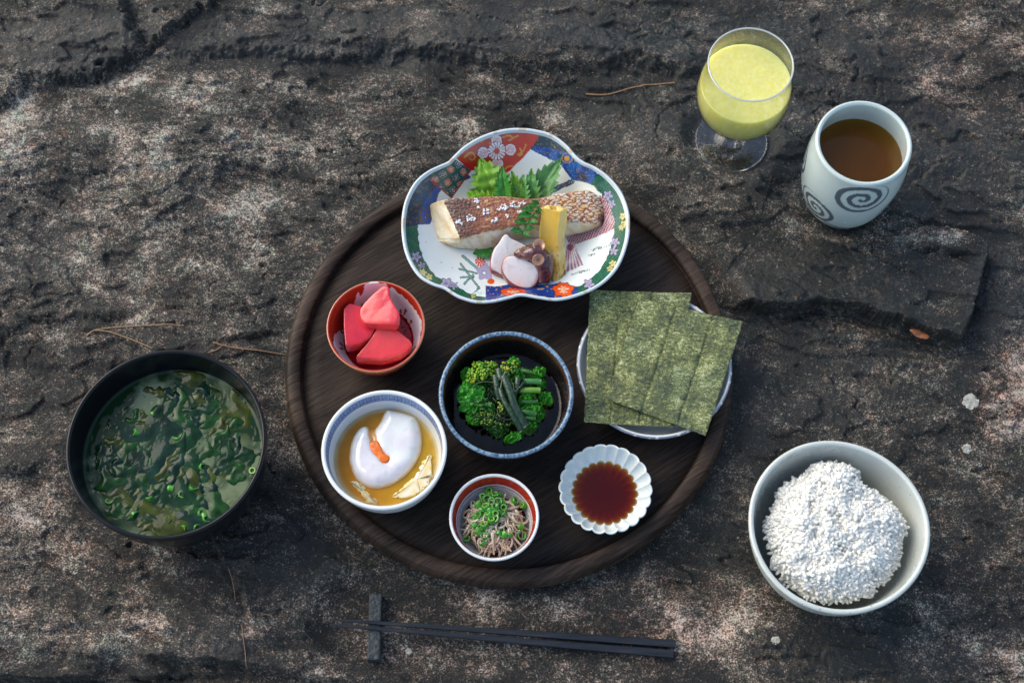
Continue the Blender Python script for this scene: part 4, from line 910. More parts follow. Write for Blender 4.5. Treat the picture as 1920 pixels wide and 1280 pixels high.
mesh('body', V, F, OD, oc_, attrs={'col': mixc([0.085, 0.018, 0.020], [0.20, 0.05, 0.05], sst(-.2, .5, fbm(V[:, 0] * 3, V[:, 1] * 3, 8, 3)))})
for x, y, z, r, nrm in ((745, 535, 2.3, .44, (.25, -.1, 1)), (555, 612, 2.2, .32, (.1, -.5, .8)), (735, 720, 2.2, .42, (.15, -.75, .7)), (470, 610, 1.95, .16, (-.4, .1, 1)), (660, 590, 2.3, .15, (0, .2, 1)), (865, 690, 1.9, .2, (.6, -.3, .7))):
    p = un(*z2(x, y), FLZ + z); pr_ = spline([(0.02, -.16), (.5, -.14), (.72, 0.02), (.9, .12), (1.0, .04), (.95, -.2), (.75, -.6), (.7, -1.2)], 26) * r
    sv, sf = lathe(pr_, 24, (0, 0, 0)); ro_ = Vector(nrm).to_track_quat('Z', 'Y').to_matrix(); sv = sv @ np.array(ro_).T + p
    q = np.tile(np.linspace(0, 1, 26), 24)
    mesh('sucker', sv, sf, OD, oc_, attrs={'col': mixc(mixc([0.22, 0.06, 0.05], [0.70, 0.34, 0.17], sst(.02, .16, q)), [0.12, 0.03, 0.03], sst(.42, .6, q))})

# ---- bamboo shoot
NB = 70; tb = np.linspace(0, 1, NB)
cor = [((778, 985), (758, 62)), ((985, 1078), (1003, 112)), ((1068, 985), (1090, 60)), ((870, 930), (860, 28))]
zt = FLZ + 0.15 + 2.75 * tb; sect = []
for (b, t_) in cor:
    xx = b[0] + (t_[0] - b[0]) * tb + 14 * np.sin(tb * 9 + b[0]); yy = b[1] + (t_[1] - b[1]) * tb
    q = np.array([un(*z2(a, c), z) for a, c, z in zip(xx, yy, zt)]); sect.append(q)
sect = np.stack(sect, 1); per = []
for i in range(4):
    for s in np.linspace(0, 1, 16)[:-1]: per.append(sect[:, i] * (1 - s) + sect[:, (i + 1) % 4] * s)
per = np.stack(per, 1); ctr = per.mean(1, keepdims=True); K = per.shape[1]
fac = 1 - 0.05 * np.cos(np.arange(K) / 15 * 2 * math.pi)[None, :, None] * 0 + 0.025 * noise(np.arange(K)[None, :] * 1.7, tb[:, None] * 2.5, 9)[..., None] + 0.05 * (noise(np.arange(K)[None, :] * .5, tb[:, None] * 9, 12) * (tb[:, None] < .55))[..., None]
per = ctr + (per - ctr) * fac
V = per.reshape(-1, 3); kk = np.tile(np.arange(K), NB); tv = np.repeat(tb, K)
cb = mixc([0.74, 0.44, 0.045], [0.70, 0.52, 0.16], ((kk >= 15) & (kk < 30)) * .8 + 0.0)
cb = cb * (1 + .08 * noise(kk * 1.3, tv * 1.5, 33))[:, None]; cb = mixc(cb, [0.78, 0.62, 0.25], sst(.5, .42, tv) * sst(.3, .40, tv) * .8)
sp = noise(kk * .35, tv * 12, 5); cb = mixc(cb, [0.10, 0.045, 0.012], sst(.12, .35, sp + .35 * sst(.16, .0, tv)) * sst(.38, .15, tv)); cb = mixc(cb, [0.25, 0.12, 0.02], sst(.45, .6, noise(kk * .6, tv * 18, 15)) * .7 * (tv < .6))
topv = []
for s in np.linspace(.9, .05, 8): topv.append(ctr[-1] + (per[-1] - ctr[-1]) * s)
topv = np.stack(topv); topv[..., 2] -= 0.16 * (np.sin((topv[..., 0] - topv[..., 0].min()) * 7.5 + 2 * topv[..., 1]) > 0.1) * 1.0
V = np.concatenate([V, topv.reshape(-1, 3)]); cb = np.concatenate([cb, np.broadcast_to([0.80, 0.60, 0.20], (8 * K, 3))])
o = mesh('bamboo_shoot', V, [tuple(q) for q in gridf(NB + 8, K, wv=True)] + [tuple(range(K))[::-1]], food('bamboo_shoot', rough=0.3, sss=0.3, radius=(1, .6, .2), scale=0.003, bump=0.3, bscale=260, vary=0.08, coat=0.3), attrs={'col': cb})
tag(o, 'yellow bamboo shoot wedge with charred foot leaning on the fish', 'bamboo shoot')

# ================================================================== greens in the dark bowl
z4 = lambda x, y: (840 + x / 6.736, 650 + y / 6.736)
gz = DB['z0'] + DLZ
gp = lambda x, y, z: un(*z4(x, y), gz + z * 1.15 + .25)
GM = food('rape_blossom_green', rough=0.3, sss=0.12, radius=(.4, 1, .2), scale=0.001, bump=0.35, bscale=500, vary=0.2, coat=0.12)
gr = thing('rape_blossoms', 'bundle of bright green rape blossoms and leaves in the dark bowl', 'greens', (DB['x'], DB['y'], gz - 1.2))
def crumple(cx, cy, z, L, Wd, ang, tilt, col, seed, amp=.34, parent=None, name='leaf'):
    n, m = 30, 22; a, b = np.meshgrid(np.linspace(-1, 1, n), np.linspace(-1, 1, m), indexing='ij')
    w = np.sqrt(np.clip(1 - a * a * .96, 0, 1)); x = a * L; y = b * Wd * w * (1 + .32 * noise(a * 6 + seed, b * 2, seed))
    h = amp * fbm(a * 2.6 + seed, b * 2.6, seed + 1, 4, .6) * 2 - .25 * (x * x / (L * L) + b * b) * amp * 2 - 0.06 * np.exp(-(b / .08) ** 2) + .05 * np.sin(b * 9 + a * 3) * Wd
    ca, sa_ = math.cos(ang), math.sin(ang); c = gp(cx, cy, z)
    P = np.stack([c[0] + ca * x - sa_ * y, c[1] + sa_ * x + ca * y, c[2] + h + tilt * y], -1).reshape(-1, 3)
    ve = np.exp(-(b / .07) ** 2) + .5 * np.exp(-((((a + .4 * np.abs(b)) * 3.5) % 1 - .5) / .1) ** 2)
    cc = (np.asarray(col) * (1 + .6 * noise(a * 3, b * 3, seed + 5))[..., None] + np.array([.03, .06, .01]) * np.clip(ve, 0, 1)[..., None] * .6).reshape(-1, 3)
    k = n * m; f = gridf(n, m)
    return mesh(name, np.concatenate([P, P - [0, 0, .03]]), np.concatenate([f, f[:, ::-1] + k]), GM, parent, attrs={'col': np.clip(np.concatenate([cc, cc]), 0.002, 1)})
GD, GB, GN = (0.025, 0.15, 0.012), (0.085, 0.50, 0.025), (0.055, 0.38, 0.02)
for i in range(22):
    crumple(rnd.uniform(330, 1050), rnd.uniform(350, 980), rnd.uniform(-.25, .2), rnd.uniform(.6, 1.1), rnd.uniform(.4, .7), rnd.uniform(0, 6), rnd.uniform(-.3, .3), GD, 40 + i, parent=gr)
for i, a in enumerate(((290, 590, .75, .95, .75, .3, .2, GN), (250, 500, .7, .6, .45, 1.0, .2, GB), (280, 750, .5, .75, .38, .1, .3, GN), (440, 700, .6, .9, .5, -.5, -.2, GD), (1140, 320, .6, .55, .38, .5, .1, GB), (1000, 630, .65, .6, .40, .4, .2, GB), (1240, 640, .35, .55, .4, -.6, .2, GN), (1060, 750, .5, .7, .4, .2, -.1, GB), (1180, 470, .4, .45, .3, 1.2, .2, GN), (1000, 960, .3, .7, .4, -.3, 0, GN), (830, 1130, .1, .7, .35, .4, .1, GN), (560, 880, .45, .7, .4, 0, 0, GD), (830, 190, 1.0, .45, .35, .2, .2, GB), (900, 320, .7, .5, .35, -.8, .3, GN), (230, 330, .55, .5, .35, 1.2, .1, GB), (330, 900, .35, .6, .4, -.4, .2, GN), (620, 1000, .25, .8, .45, -.3, .1, GD), (1150, 850, .2, .5, .35, .9, .1, GN))):
    crumple(*a, 80 + i, parent=gr)
def buds(poly, n, z, cols, rr, seed, hump):
    r2 = np.random.default_rng(seed); P = np.array(poly, float); lo, hi = P.min(0), P.max(0); parts = []; cl = []
    c = P.mean(0)
    while len(parts) < n:
        q = lo + (hi - lo) * r2.random(2)
        if not inpoly(q[0], q[1], poly): continue
        dd = np.abs((q - c) / (hi - lo) * 2).max(); p = gp(q[0], q[1], z + hump * (1 - dd ** 2) + r2.uniform(-.12, .05))
        r = r2.uniform(*rr); bv, bf = blob((0, 0, 0), (r * .8, r * .8, r * 1.3)); e = Vector((r2.normal(), r2.normal(), 1.6)).to_track_quat('Z', 'Y').to_matrix()
        parts.append((bv @ np.array(e).T + p, bf)); cl.append(np.broadcast_to(np.array(cols[r2.integers(len(cols))]) * r2.uniform(.7, 1.25), (len(bv), 3)))
    V, F = join(parts); o = mesh('flower_buds', V, F, GM, gr, attrs={'col': np.concatenate(cl)}); o['kind'] = 'stuff'
YG = [(0.26, 0.44, 0.012), (0.14, 0.38, 0.012), (0.38, 0.50, 0.018), (0.06, 0.28, 0.012)]
buds([(225, 330), (330, 190), (620, 185), (640, 330), (480, 390), (300, 470), (230, 430)], 190, .85, YG, (.07, .125), 1, .5)
buds([(650, 240), (720, 180), (870, 170), (890, 300), (780, 350), (690, 320)], 70, 1.15, YG + [(0.5, 0.36, .012), (.02, .12, .02)], (.06, .11), 2, .3)
buds([(290, 840), (420, 800), (700, 880), (860, 960), (700, 1030), (400, 990), (300, 930)], 120, .5, [(0.03, 0.12, 0.008), (0.08, 0.20, 0.012), (.012, .06, .008), (.2, .25, .02)], (.06, .11), 3, .2)
buds([(610, 700), (700, 690), (740, 800), (660, 830)], 22, .8, [(.35, .38, .05), (.12, .2, .02)], (.055, .09), 4, .2)
V, F = blob(gp(318, 440, 1.05), (.12, .12, .2), 2); mesh('yellow_bud', V, F, food('yellow_bud', color=(.75, .38, .005), rough=.3, sss=.2), gr)
for i, (pts, r, col) in enumerate((([(920, 300, .75), (1000, 310, .8), (1090, 335, .7)], .14, (.06, .22, .02)), ([(900, 440, .8), (1060, 438, .85), (1172, 446, .8)], .21, (.06, .24, .05)), ([(900, 550, .85), (1050, 548, .9), (1160, 552, .85)], .20, (.16, .36, .03)), ([(900, 820, .5), (1000, 830, .6), (1105, 852, .5)], .22, (.03, .18, .02)), ([(960, 900, .4), (1040, 900, .45), (1100, 905, .4)], .18, (.05, .22, .03)), ([(930, 690, .6), (1050, 700, .6), (1130, 690, .55)], .15, (.03, .16, .02)))):
    q = spline([gp(*p) for p in pts], 16); V, F = tube(q, r, 12); mesh('cut_stem', V, F, GM, gr, attrs={'col': np.broadcast_to(col, (len(V), 3))})
dk = thing('dark_greens', 'dark purplish green shoots draped across the rape blossoms', 'greens', tuple(gp(800, 700, .6)))
for pts, r in (([(660, 520, 1.2), (700, 660, 1.15), (810, 850, 1.0), (930, 1060, .55)], (.16, .21)), ([(700, 360, 1.35), (780, 560, 1.3), (860, 780, 1.05), (985, 1000, .6)], (.24, .27)), ([(600, 360, 1.2), (620, 500, 1.15), (650, 660, .95)], (.26, .2)), ([(880, 380, 1.2), (870, 520, 1.15), (830, 640, .9)], (.2, .12)), ([(640, 280, 1.25), (660, 380, 1.3), (720, 420, 1.25)], (.2, .2))):
    q = spline([gp(*p) for p in pts], 30); V, F = tube(q, np.linspace(*r, 30), 12, flat=.75); V += .02 * noise(V[:, 0] * 9, V[:, 1] * 9, 4)[:, None]
    mesh('shoot', V, F, GM, dk, attrs={'col': mixc([.014, .036, .016], [.04, .085, .032], sst(-.3, .5, noise(V[:, 0] * 4, V[:, 1] * 9, 2)))})
for pts, r in (([(350, 468, 1.05), (450, 440, 1.2), (570, 450, 1.2)], .03), ([(665, 520, 1.35), (690, 400, 1.45), (730, 300, 1.5)], .045), ([(700, 400, 1.45), (780, 340, 1.4)], .025), ([(830, 580, 1.3), (930, 480, 1.3), (970, 430, 1.2)], .025), ([(620, 780, .95), (650, 880, .9), (760, 920, .8), (820, 900, .7)], .025), ([(560, 640, 1.0), (610, 690, 1.0)], .025), ([(700, 330, 1.45), (650, 420, 1.4)], .02), ([(820, 450, 1.35), (835, 560, 1.3)], .03)):
    q = spline([gp(*p) for p in pts], 18); V, F = tube(q, r, 6); mesh('tendril', V, F, GM, dk, attrs={'col': np.broadcast_to((.075, .12, .05), (len(V), 3))})
crumple(900, 490, 1.15, .55, .32, 1.0, .3, (.010, .03, .014), 130, parent=dk, name='dark_leaf'); crumple(560, 560, 1.0, .6, .3, 1.3, -.3, (.010, .03, .012), 131, parent=dk, name='dark_leaf'); crumple(690, 900, .75, .5, .3, .3, .1, (.014, .02, .016), 132, parent=dk, name='dark_leaf')

# ================================================================== strands and scallions in the small bowl
z5 = lambda x, y: (840 + x / 7.314, 880 + y / 7.314)
sz_ = SB['z0'] + 1.55; r2 = np.random.default_rng(12); parts = []; cl = []
def sb_top(x, y):
    d = math.hypot(x - SB['x'], y - SB['y']) / SB['R']; return sz_ + 0.95 * max(0, 1 - (d / .85) ** 2)
for i in range(190):
    a = r2.random() * 6.28; q = math.sqrt(r2.random()) * SB['R'] * .60; x = SB['x'] + q * math.cos(a) - .05; y = SB['y'] + q * math.sin(a) - .12
    L = r2.uniform(.7, 1.7); ph = r2.random() * 6.28; cv = r2.uniform(-2.2, 2.2); pts = []
    for s in np.linspace(-.5, .5, 9):
        xx = x + L * s * math.cos(ph + cv * s); yy = y + L * s * math.sin(ph + cv * s); pts.append((xx, yy, sb_top(xx, yy) + .12 * math.sin(s * 5 + i) - r2.random() * 0.0 - .25 * (i % 4) / 4))
    w = r2.uniform(.045, .10); tv_, tf = tube(pts, w * np.array([.4, .8, 1, 1, 1, 1, 1, .8, .4]), 6); parts.append((tv_, tf))
    cl.append(np.broadcast_to(np.array([(.66, .55, .38), (.56, .43, .28), (.74, .65, .49), (.42, .30, .19)][i % 4]) * r2.uniform(.8, 1.15), (len(tv_), 3)))
V, F = join(parts); o = mesh('whitebait_strands', V, F, food('beige_strands', rough=.3, sss=.35, radius=(1, .8, .6), scale=.002, bump=.2, bscale=500, vary=.15, coat=.3), attrs={'col': np.concatenate(cl)})
tag(o, 'heap of thin beige strands under scallions in the tiny red banded bowl', 'whitebait', kind='stuff')
xs = np.linspace(-1, 1, 28); Xg, Yg = np.meshgrid(xs, xs, indexing='ij'); rad = SB['R'] * .66
ths = np.arange(48) * 2 * math.pi / 48; V = []
for s in np.linspace(.01, 1.0, 14): V.append(np.stack([SB['x'] + rad * s * np.cos(ths), SB['y'] - .05 + rad * s * np.sin(ths), np.array([sb_top(SB['x'] + rad * s * math.cos(t_), SB['y'] + rad * s * math.sin(t_)) for t_ in ths]) - .30], -1))
o = mesh('filler_bed', np.stack(V).reshape(-1, 3), gridf(14, 48, wv=True)[:, ::-1], food('brown_filler', color=(.13, .085, .06), rough=.25, sss=.1, bump=.8, bscale=250, vary=.3)); tag(o, 'dark filler mound beneath the beige strands', 'filler')  # dark brown core mound, filler below the strands
def ring_mesh(r, h, wall):
    V, F = lathe(spline([(r, -h), (r * 1.03, 0), (r, h), (r - wall * .5, h * 1.05), (r - wall, h), (r - wall * 1.05, 0), (r - wall, -h), (r - wall * .5, -h * 1.05), (r, -h)], 18), 20, (0, 0, 0)); q = np.tile(np.linspace(0, 1, 18), 20); return V, F, q
SCM = food('scallion', rough=.28, sss=.25, radius=(.5, 1, .2), scale=.0015, bump=.15, bscale=500, vary=.1, coat=.4)
protos = []
for r, h, w_, c0, c1 in ((.25, .13, .085, (.035, .26, .012), (.24, .46, .08)), (.21, .17, .08, (.06, .34, .012), (.34, .55, .10)), (.28, .1, .08, (.02, .20, .012), (.15, .40, .06))):
    V, F, q = ring_mesh(r, h, w_); me_o = mesh('spring_onion_ring', V, F, SCM, loc=(0, 0, 0), attrs={'col': mixc(c0, c1, sst(.25, .5, q))}); protos.append(me_o)
SPOT = [(610, 200), (555, 240), (570, 300), (560, 345), (470, 370), (600, 430), (530, 400), (420, 480), (690, 500), (580, 560), (640, 600), (700, 370), (740, 430), (760, 510), (755, 590), (430, 620), (380, 640), (470, 600), (520, 510), (360, 770), (450, 800), (500, 760), (420, 850), (500, 900), (490, 1010), (770, 890), (700, 880), (845, 900), (995, 780), (1010, 900), (915, 430), (1040, 490), (260, 950), (650, 670), (590, 690), (690, 440), (640, 350), (560, 620), (720, 560), (640, 520)]
used = [False] * 3
def put_ring(x, y, z, label, group, k):
    global used
    rot = (r2.normal(0, .65), r2.normal(0, .65), r2.random() * 6.28); o = protos[k]
    if used[k]: o = copy_obj(o, 'spring_onion_ring', (x, y, z), rot, r2.uniform(.85, 1.15))
    else: o.location = (x * U, y * U, z * U); o.rotation_euler = rot; used[k] = True
    tag(o, label, 'scallion', group)
for i, (x, y) in enumerate(SPOT):
    heap = math.exp(-((x - 600) / 170) ** 2 - ((y - 480) / 200) ** 2)
    p = un(*z5(x, y), sz_ + .8 + .4 * heap); z = sb_top(p[0], p[1]) + .10 + .35 * heap * ((i * .37) % 1); p = un(*z5(x, y), z)
    put_ring(p[0], p[1], z, 'chopped green scallion ring on the beige strands', 'scallion rings in the tiny bowl', i % 3)

# ================================================================== miso soup
def c_blk(a, s, z, inn, V): return np.broadcast_to(np.array([0.006, 0.0065, 0.008]), (len(V), 3))
LAC = NT('black_lacquer'); lv_ = LAC.coord(); LAC.set(color=(.006, .0065, .008), rough=LAC.ramp(LAC.noise(lv_, 60, 3), [(.3, .14), (.8, .26)]), spec=.22, coat=.0, normal=LAC.bump(LAC.noise(lv_, 500, 2), .06, .0005))
SO = bowl('soup_bowl', 'large black lacquer bowl of miso soup standing on the rock', 311, 829, 376, 7.3, 3.4, .28, c_blk, LAC.m, z0=0.0, e=.85, am=75, fh=.7, n=200, step=.25)
SLZ = 5.0
RS = inner_r(SO['prof'], SLZ); n = 230
s_ = np.linspace(.001, 1, 150); th = np.arange(360) * 2 * math.pi / 360; S2, T2 = np.meshgrid(s_, th, indexing='ij')
sx = SO['x'] + RS * 1.005 * S2 * np.cos(T2); sy = SO['y'] + RS * 1.005 * S2 * np.sin(T2)
wx = sx + .9 * fbm(sx / 1.8, sy / 1.8, 3, 3); wy = sy + .9 * fbm(sx / 1.8, sy / 1.8, 7, 3)
cl1 = fbm(wx / 2.4, wy / 2.4, 11, 4); lump = fbm(wx / .75, wy / .75, 15, 3)
up_, vp_ = pr(np.stack([sx, sy, sx * 0 + SLZ], -1))
for a, b, r, w in ((440, 920, 55, .35), (400, 960, 45, .3), (320, 800, 50, .22), (390, 820, 45, .25), (280, 770, 40, .15), (380, 735, 50, .2), (230, 900, 60, -.1), (200, 800, 50, -.15)): cl1 = cl1 + w * np.exp(-((up_ - a) ** 2 + (vp_ - b) ** 2) / r ** 2)
cloud = sst(-.06, .40, cl1)
zl = SLZ + .05 * sst(1 - .2 / RS, 1, S2) + .035 * sst(.12, .45, lump) * sst(1.0, .9, S2) * (1 - .6 * cloud) + .006 * noise(wx * 2.1, wy * 2.1, 5) * (1 - cloud)
csoup = mixc([.008, .030, .009], [.16, .20, .11], cloud * .95); ol_ = sst(.15, .45, fbm(wx / 1.3, wy / 1.3, 23, 3)); csoup = mixc(csoup, [.050, .070, .008], ol_ * .7 * (1 - cloud * .5))
csoup = mixc(csoup, [.02, .13, .02], .6 * sst(.25, .5, fbm(wx / 1.1 + 9, wy / 1.1, 29, 2)) * sst(850, 980, vp_))
SOUPM = food('miso_soup', rough=.07, sss=.0, bump=.05, bscale=110, vary=.1, coat=.0); SOUPM.node_tree.nodes['Principled BSDF'].inputs['IOR'].default_value = 1.28; 
o = mesh('miso_soup', np.stack([sx, sy, zl], -1).reshape(-1, 3), gridf(150, 360, wv=True)[:, ::-1], SOUPM, attrs={'col': csoup.reshape(-1, 3)}); tag(o, 'cloudy green miso soup filling the black lacquer bowl', 'soup')
WK = NT('wakame'); wv_ = WK.coord(); WK.set(color=WK.mix(WK.attr('col'), WK.ramp(WK.noise(wv_, 120, 3), [(.3, .6), (.7, 1.2)]), 1.0, 'MULTIPLY'), rough=.08, spec=.20, coat=.0, normal=WK.bump(WK.noise(wv_, 150, 2), .25, .0015)); WK.b.inputs['Coat Roughness'].default_value = .04
z8 = lambda x, y: (170 + x / 4, 690 + y / 4)
WKS = [(590, 300, 100, 1.3, .35), (650, 330, 110, -1.1, .3), (500, 170, 60, .1, .4), (620, 190, 60, -.4, .45), (820, 270, 90, .4, .45), (900, 345, 90, .45, .4), (1080, 290, 110, -1.0, .5), (790, 400, 60, 0, .5), (690, 470, 120, -.9, .4), (320, 365, 40, .4, .5), (430, 400, 60, -1, .5), (470, 600, 190, .45, .5), (370, 690, 80, -.9, .5), (260, 640, 80, .6, .5), (180, 560, 60, .3, .4), (230, 700, 60, -.6, .5), (90, 640, 70, 1.2, .5), (480, 800, 90, -.2, .7), (600, 760, 80, 1.35, .35), (650, 780, 90, 1.5, .3), (740, 660, 90, -.9, .4), (850, 620, 80, .2, .5), (800, 790, 90, -1.1, .5), (860, 740, 90, .7, .5), (960, 690, 90, .1, .6), (1080, 440, 60, .5, .6), (970, 420, 60, 1.1, .4), (1110, 580, 50, -.5, .5), (1190, 640, 70, .5, .4), (1090, 790, 60, .4, .5), (380, 880, 60, .8, .5), (890, 930, 60, -1.3, .35), (620, 1000, 130, .1, .7), (900, 990, 120, -1.0, .3), (560, 1110, 150, .1, .5), (720, 1100, 120, .05, .4), (420, 1030, 90, .5, .5), (220, 1030, 70, -.1, .5), (430, 1200, 60, -.2, .5), (610, 1150, 50, .4, .4), (300, 800, 100, -.4, .6), (140, 830, 80, .5, .5), (260, 930, 90, 0, .6), (120, 740, 60, -.8, .4), (640, 580, 90, .8, .4), (960, 540, 70, 1.2, .35), (770, 120, 100, -.5, .6), (880, 180, 60, -1.2, .5), (520, 930, 60, -.6, .5), (760, 1010, 70, .4, .5)]
for i, (x, y, L, a, w) in enumerate(WKS):
    c = un(*z8(x, y), SLZ); Lc = L / 4 / 28 * 1.8; n_, m_ = 26, 12; u_, v_ = np.meshgrid(np.linspace(-1, 1, n_), np.linspace(-1, 1, m_), indexing='ij')
    wd = Lc * (.45 + w * .5) * np.sqrt(np.clip(1 - .9 * u_ ** 2, 0, 1)) * (1 + .3 * noise(u_ * 2.5 + i, v_ * 0, i)); bend = .35 * noise(u_ * 1.1 + i * 3.3, v_ * 0, 5) * Lc
    X_ = u_ * Lc; Y_ = v_ * wd + bend; h = .10 * (1 - u_ ** 2) * (1 - v_ ** 2 * .8) + .20 * fbm(u_ * 1.4 + i, v_ * 1.3 + i * 2, 50 + i, 2) * (1 - .5 * u_ ** 2) + .04 * np.sin(v_ * 4 + u_ * 2 + i) - .05
    ca, sa_ = math.cos(a), math.sin(a); P = np.stack([c[0] + ca * X_ - sa_ * Y_, c[1] + sa_ * X_ + ca * Y_, SLZ + h], -1)
    dr = np.hypot(P[..., 0] - SO['x'], P[..., 1] - SO['y']); sc_ = np.minimum(1, (RS - .05) / np.maximum(dr, 1e-6)); P[..., 0] = SO['x'] + (P[..., 0] - SO['x']) * sc_; P[..., 1] = SO['y'] + (P[..., 1] - SO['y']) * sc_
    P = P.reshape(-1, 3); colw = np.array([(.008, .034, .012), (.014, .055, .012), (.042, .056, .008), (.008, .028, .016)][i % 4]); cc = np.clip(colw * (1 + .8 * noise(u_ * 3, v_ * 3, i))[..., None], .002, 1).reshape(-1, 3)
    k = n_ * m_; f = gridf(n_, m_); o = mesh('wakame_piece', np.concatenate([P, P - [0, 0, .04]]), np.concatenate([f, f[:, ::-1] + k]), WK.m, attrs={'col': np.concatenate([cc, cc])}); tag(o, 'glossy dark green wakame piece floating in the miso soup', 'wakame', 'wakame pieces in the miso soup')
for i, (x, y) in enumerate(((685, 945), (600, 900), (770, 895), (135, 1000), (340, 480), (650, 515), (840, 740), (850, 1105), (870, 1130), (440, 970), (700, 1190), (800, 1195), (830, 1085), (1215, 770), (330, 1100), (470, 340))):
    p = un(*z8(x, y), SLZ + .04); put_ring(p[0], p[1], SLZ - .05, 'green scallion ring floating in the miso soup', 'scallion rings in the soup', i % 3)

# ================================================================== rice bowl
def c_rice(a, s, z, inn, V):
    return mixc([.53, .56, .515], [.46, .42, .33], sst(.985, 1.0, s) * sst(-.1, .5, noise(a * 12, z * 3, 3)) * .8)
def wonk(th, R, Z): return R * (1 + .008 * np.cos(2 * th + .7) + .006 * np.cos(3 * th)), Z + .05 * np.cos(2 * th + 1.0) * (Z / 6)
RB = bowl('rice_bowl', 'pale grey green speckled bowl heaped with white rice on the rock', 1573, 984, 338, 6.2, 2.7, .32, c_rice, glaze('speckled_celadon', rough=.2, speck=.75, vary=.08), z0=0.0, e=.9, am=70, fh=.7, n=160, step=.12, rmod=wonk)
zr = lambda x, y: (1380 + x / 3.3675, 800 + y / 3.3675)
rp = [(470, 250), (560, 218), (650, 228), (770, 265), (775, 335), (830, 385), (910, 425), (1000, 505), (1060, 590), (1085, 620), (1055, 690), (1040, 770), (1025, 860), (960, 955), (885, 995), (865, 1060), (760, 1075), (680, 1095), (600, 1095), (500, 1090), (440, 1055), (340, 985), (262, 905), (222, 870), (235, 790), (190, 700), (198, 590), (262, 470), (280, 385), (355, 325), (445, 300)]
RZ = 4.9; rw = un(*np.array([zr(*p) for p in rp]).T, RZ)[:, :2]; rwl = [tuple(q) for q in rw]
rc = rw.mean(0)
def rice_h(x, y):
    d, _ = segdist(x, y, rwl + rwl[:1]); ins = inpoly(x, y, rwl); dome = np.sqrt(np.clip(1 - (1 - np.clip(d / 3.3, 0, 1)) ** 2, 0, 1))
    return np.where(ins, 4.35 + 2.1 * dome + .60 * fbm(x / 1.5, y / 1.5, 44, 3) * (.5 + dome), 3.9)
r3 = np.random.default_rng(5); lo, hi = rw.min(0), rw.max(0)
bx = lo + (hi - lo) * r3.random((9000, 2)); m = inpoly(bx[:, 0], bx[:, 1], rwl); bx = bx[m][:3000]; hz = rice_h(bx[:, 0], bx[:, 1])
gv, gf = blob((0, 0, 0), (1, 1, 1), 2); n6 = len(gv)
eps = .15; gxn = (rice_h(bx[:, 0] + eps, bx[:, 1]) - hz) / eps; gyn = (rice_h(bx[:, 0], bx[:, 1] + eps) - hz) / eps
allV = []; allF = []
from mathutils import Euler
cols = []
for i, (p, h) in enumerate(zip(bx, hz)):
    L, w = r3.uniform(.30, .38), r3.uniform(.118, .138)
    e = np.array(Euler((r3.normal(0, .4), r3.normal(0, .38), r3.random() * 6.28)).to_matrix())
    q = (gv * [L, w, w]); q[:, 2] += .12 * q[:, 0] ** 2 / L; q = q @ e.T
    allV.append(q + [p[0], p[1], h - .05 - r3.random() ** 1.3 * .17]); allF += [tuple(int(a) + i * n6 for a in f) for f in gf]
    cols.append(np.broadcast_to(np.array([.86, .83, .73]) * r3.uniform(.93, 1.0), (n6, 3)))
o0 = len(bx) * n6; ncv = 60; cv = spline(rw, 90, closed=True); rings = []
for s in np.linspace(.01, .97, 26):
    q = rc + (cv - rc) * s; rings.append(np.c_[q, rice_h(q[:, 0], q[:, 1]) - .12])
q = rc + (cv - rc) * .8; rings.append(np.c_[q, np.full(90, 2.2)])
cvv = np.stack(rings).reshape(-1, 3); allV.append(cvv); allF += [tuple(int(a) + o0 for a in f) for f in gridf(27, 90, wv=True)[:, ::-1]]; cols.append(np.broadcast_to([.86, .81, .68], (len(cvv), 3)))
RM = food('cooked_rice', rough=.26, sss=0.6, radius=(1, .97, .9), scale=.0016, bump=.05, bscale=300, vary=.02, coat=.0); RM.node_tree.nodes['Principled BSDF'].inputs['Specular IOR Level'].default_value = .3
_t = RM.node_tree; _p = _t.nodes['Principled BSDF']; _tl = _t.nodes.new('ShaderNodeBsdfTranslucent'); _tl.inputs[0].default_value = (.86, .85, .78, 1); _mx = _t.nodes.new('ShaderNodeMixShader'); _mx.inputs[0].default_value = .06
_t.links.new(_p.outputs[0], _mx.inputs[1]); _t.links.new(_tl.outputs[0], _mx.inputs[2]); _t.links.new(_mx.outputs[0], _t.nodes['Material Output'].inputs[0])
o = mesh('cooked_rice', np.concatenate(allV), allF, RM, attrs={'col': np.concatenate(cols)}); tag(o, 'heap of glossy white short grain rice in the pale speckled bowl', 'rice', kind='stuff')

# ================================================================== tea cup
cx_, cy_, CR = circ(1620, 266.5, 182, 8.3); CUPZ = 0.0; CH = 8.3
cprof = [(.02, .35), (1.75, .3), (1.9, 0.03), (2.05, 0.0), (2.2, .06), (2.45, .5), (2.85, 1.5), (3.15, 2.8), (3.32, 4.2), (3.36, 5.4), (3.30, 6.6), (CR + .03, 7.7), (CR, 8.12), (CR - .07, 8.26), (CR - .16, 8.3), (CR - .25, 8.25), (CR - .32, 8.1), (CR - .28, 7.5), (2.98, 6), (3.0, 4.5), (2.75, 2.4), (2.2, 1.0), (1.2, .75), (.02, .7)]
cpd = spline(np.array(cprof), 240); NSG = 420
V, F = lathe(cpd, NSG, (cx_, cy_, 0)); ki = int(np.argmax(cpd[:, 1])); idx = np.tile(np.arange(240), NSG); ang = np.arctan2(V[:, 1] - cy_, V[:, 0] - cx_)
u, v = pr(V); cc = np.broadcast_to([.50, .575, .535], (len(V), 3)).copy(); ink = np.array([.055, .072, .09]); out = idx < ki
def arc(a0): return np.angle(np.exp(1j * (ang - math.radians(a0))))
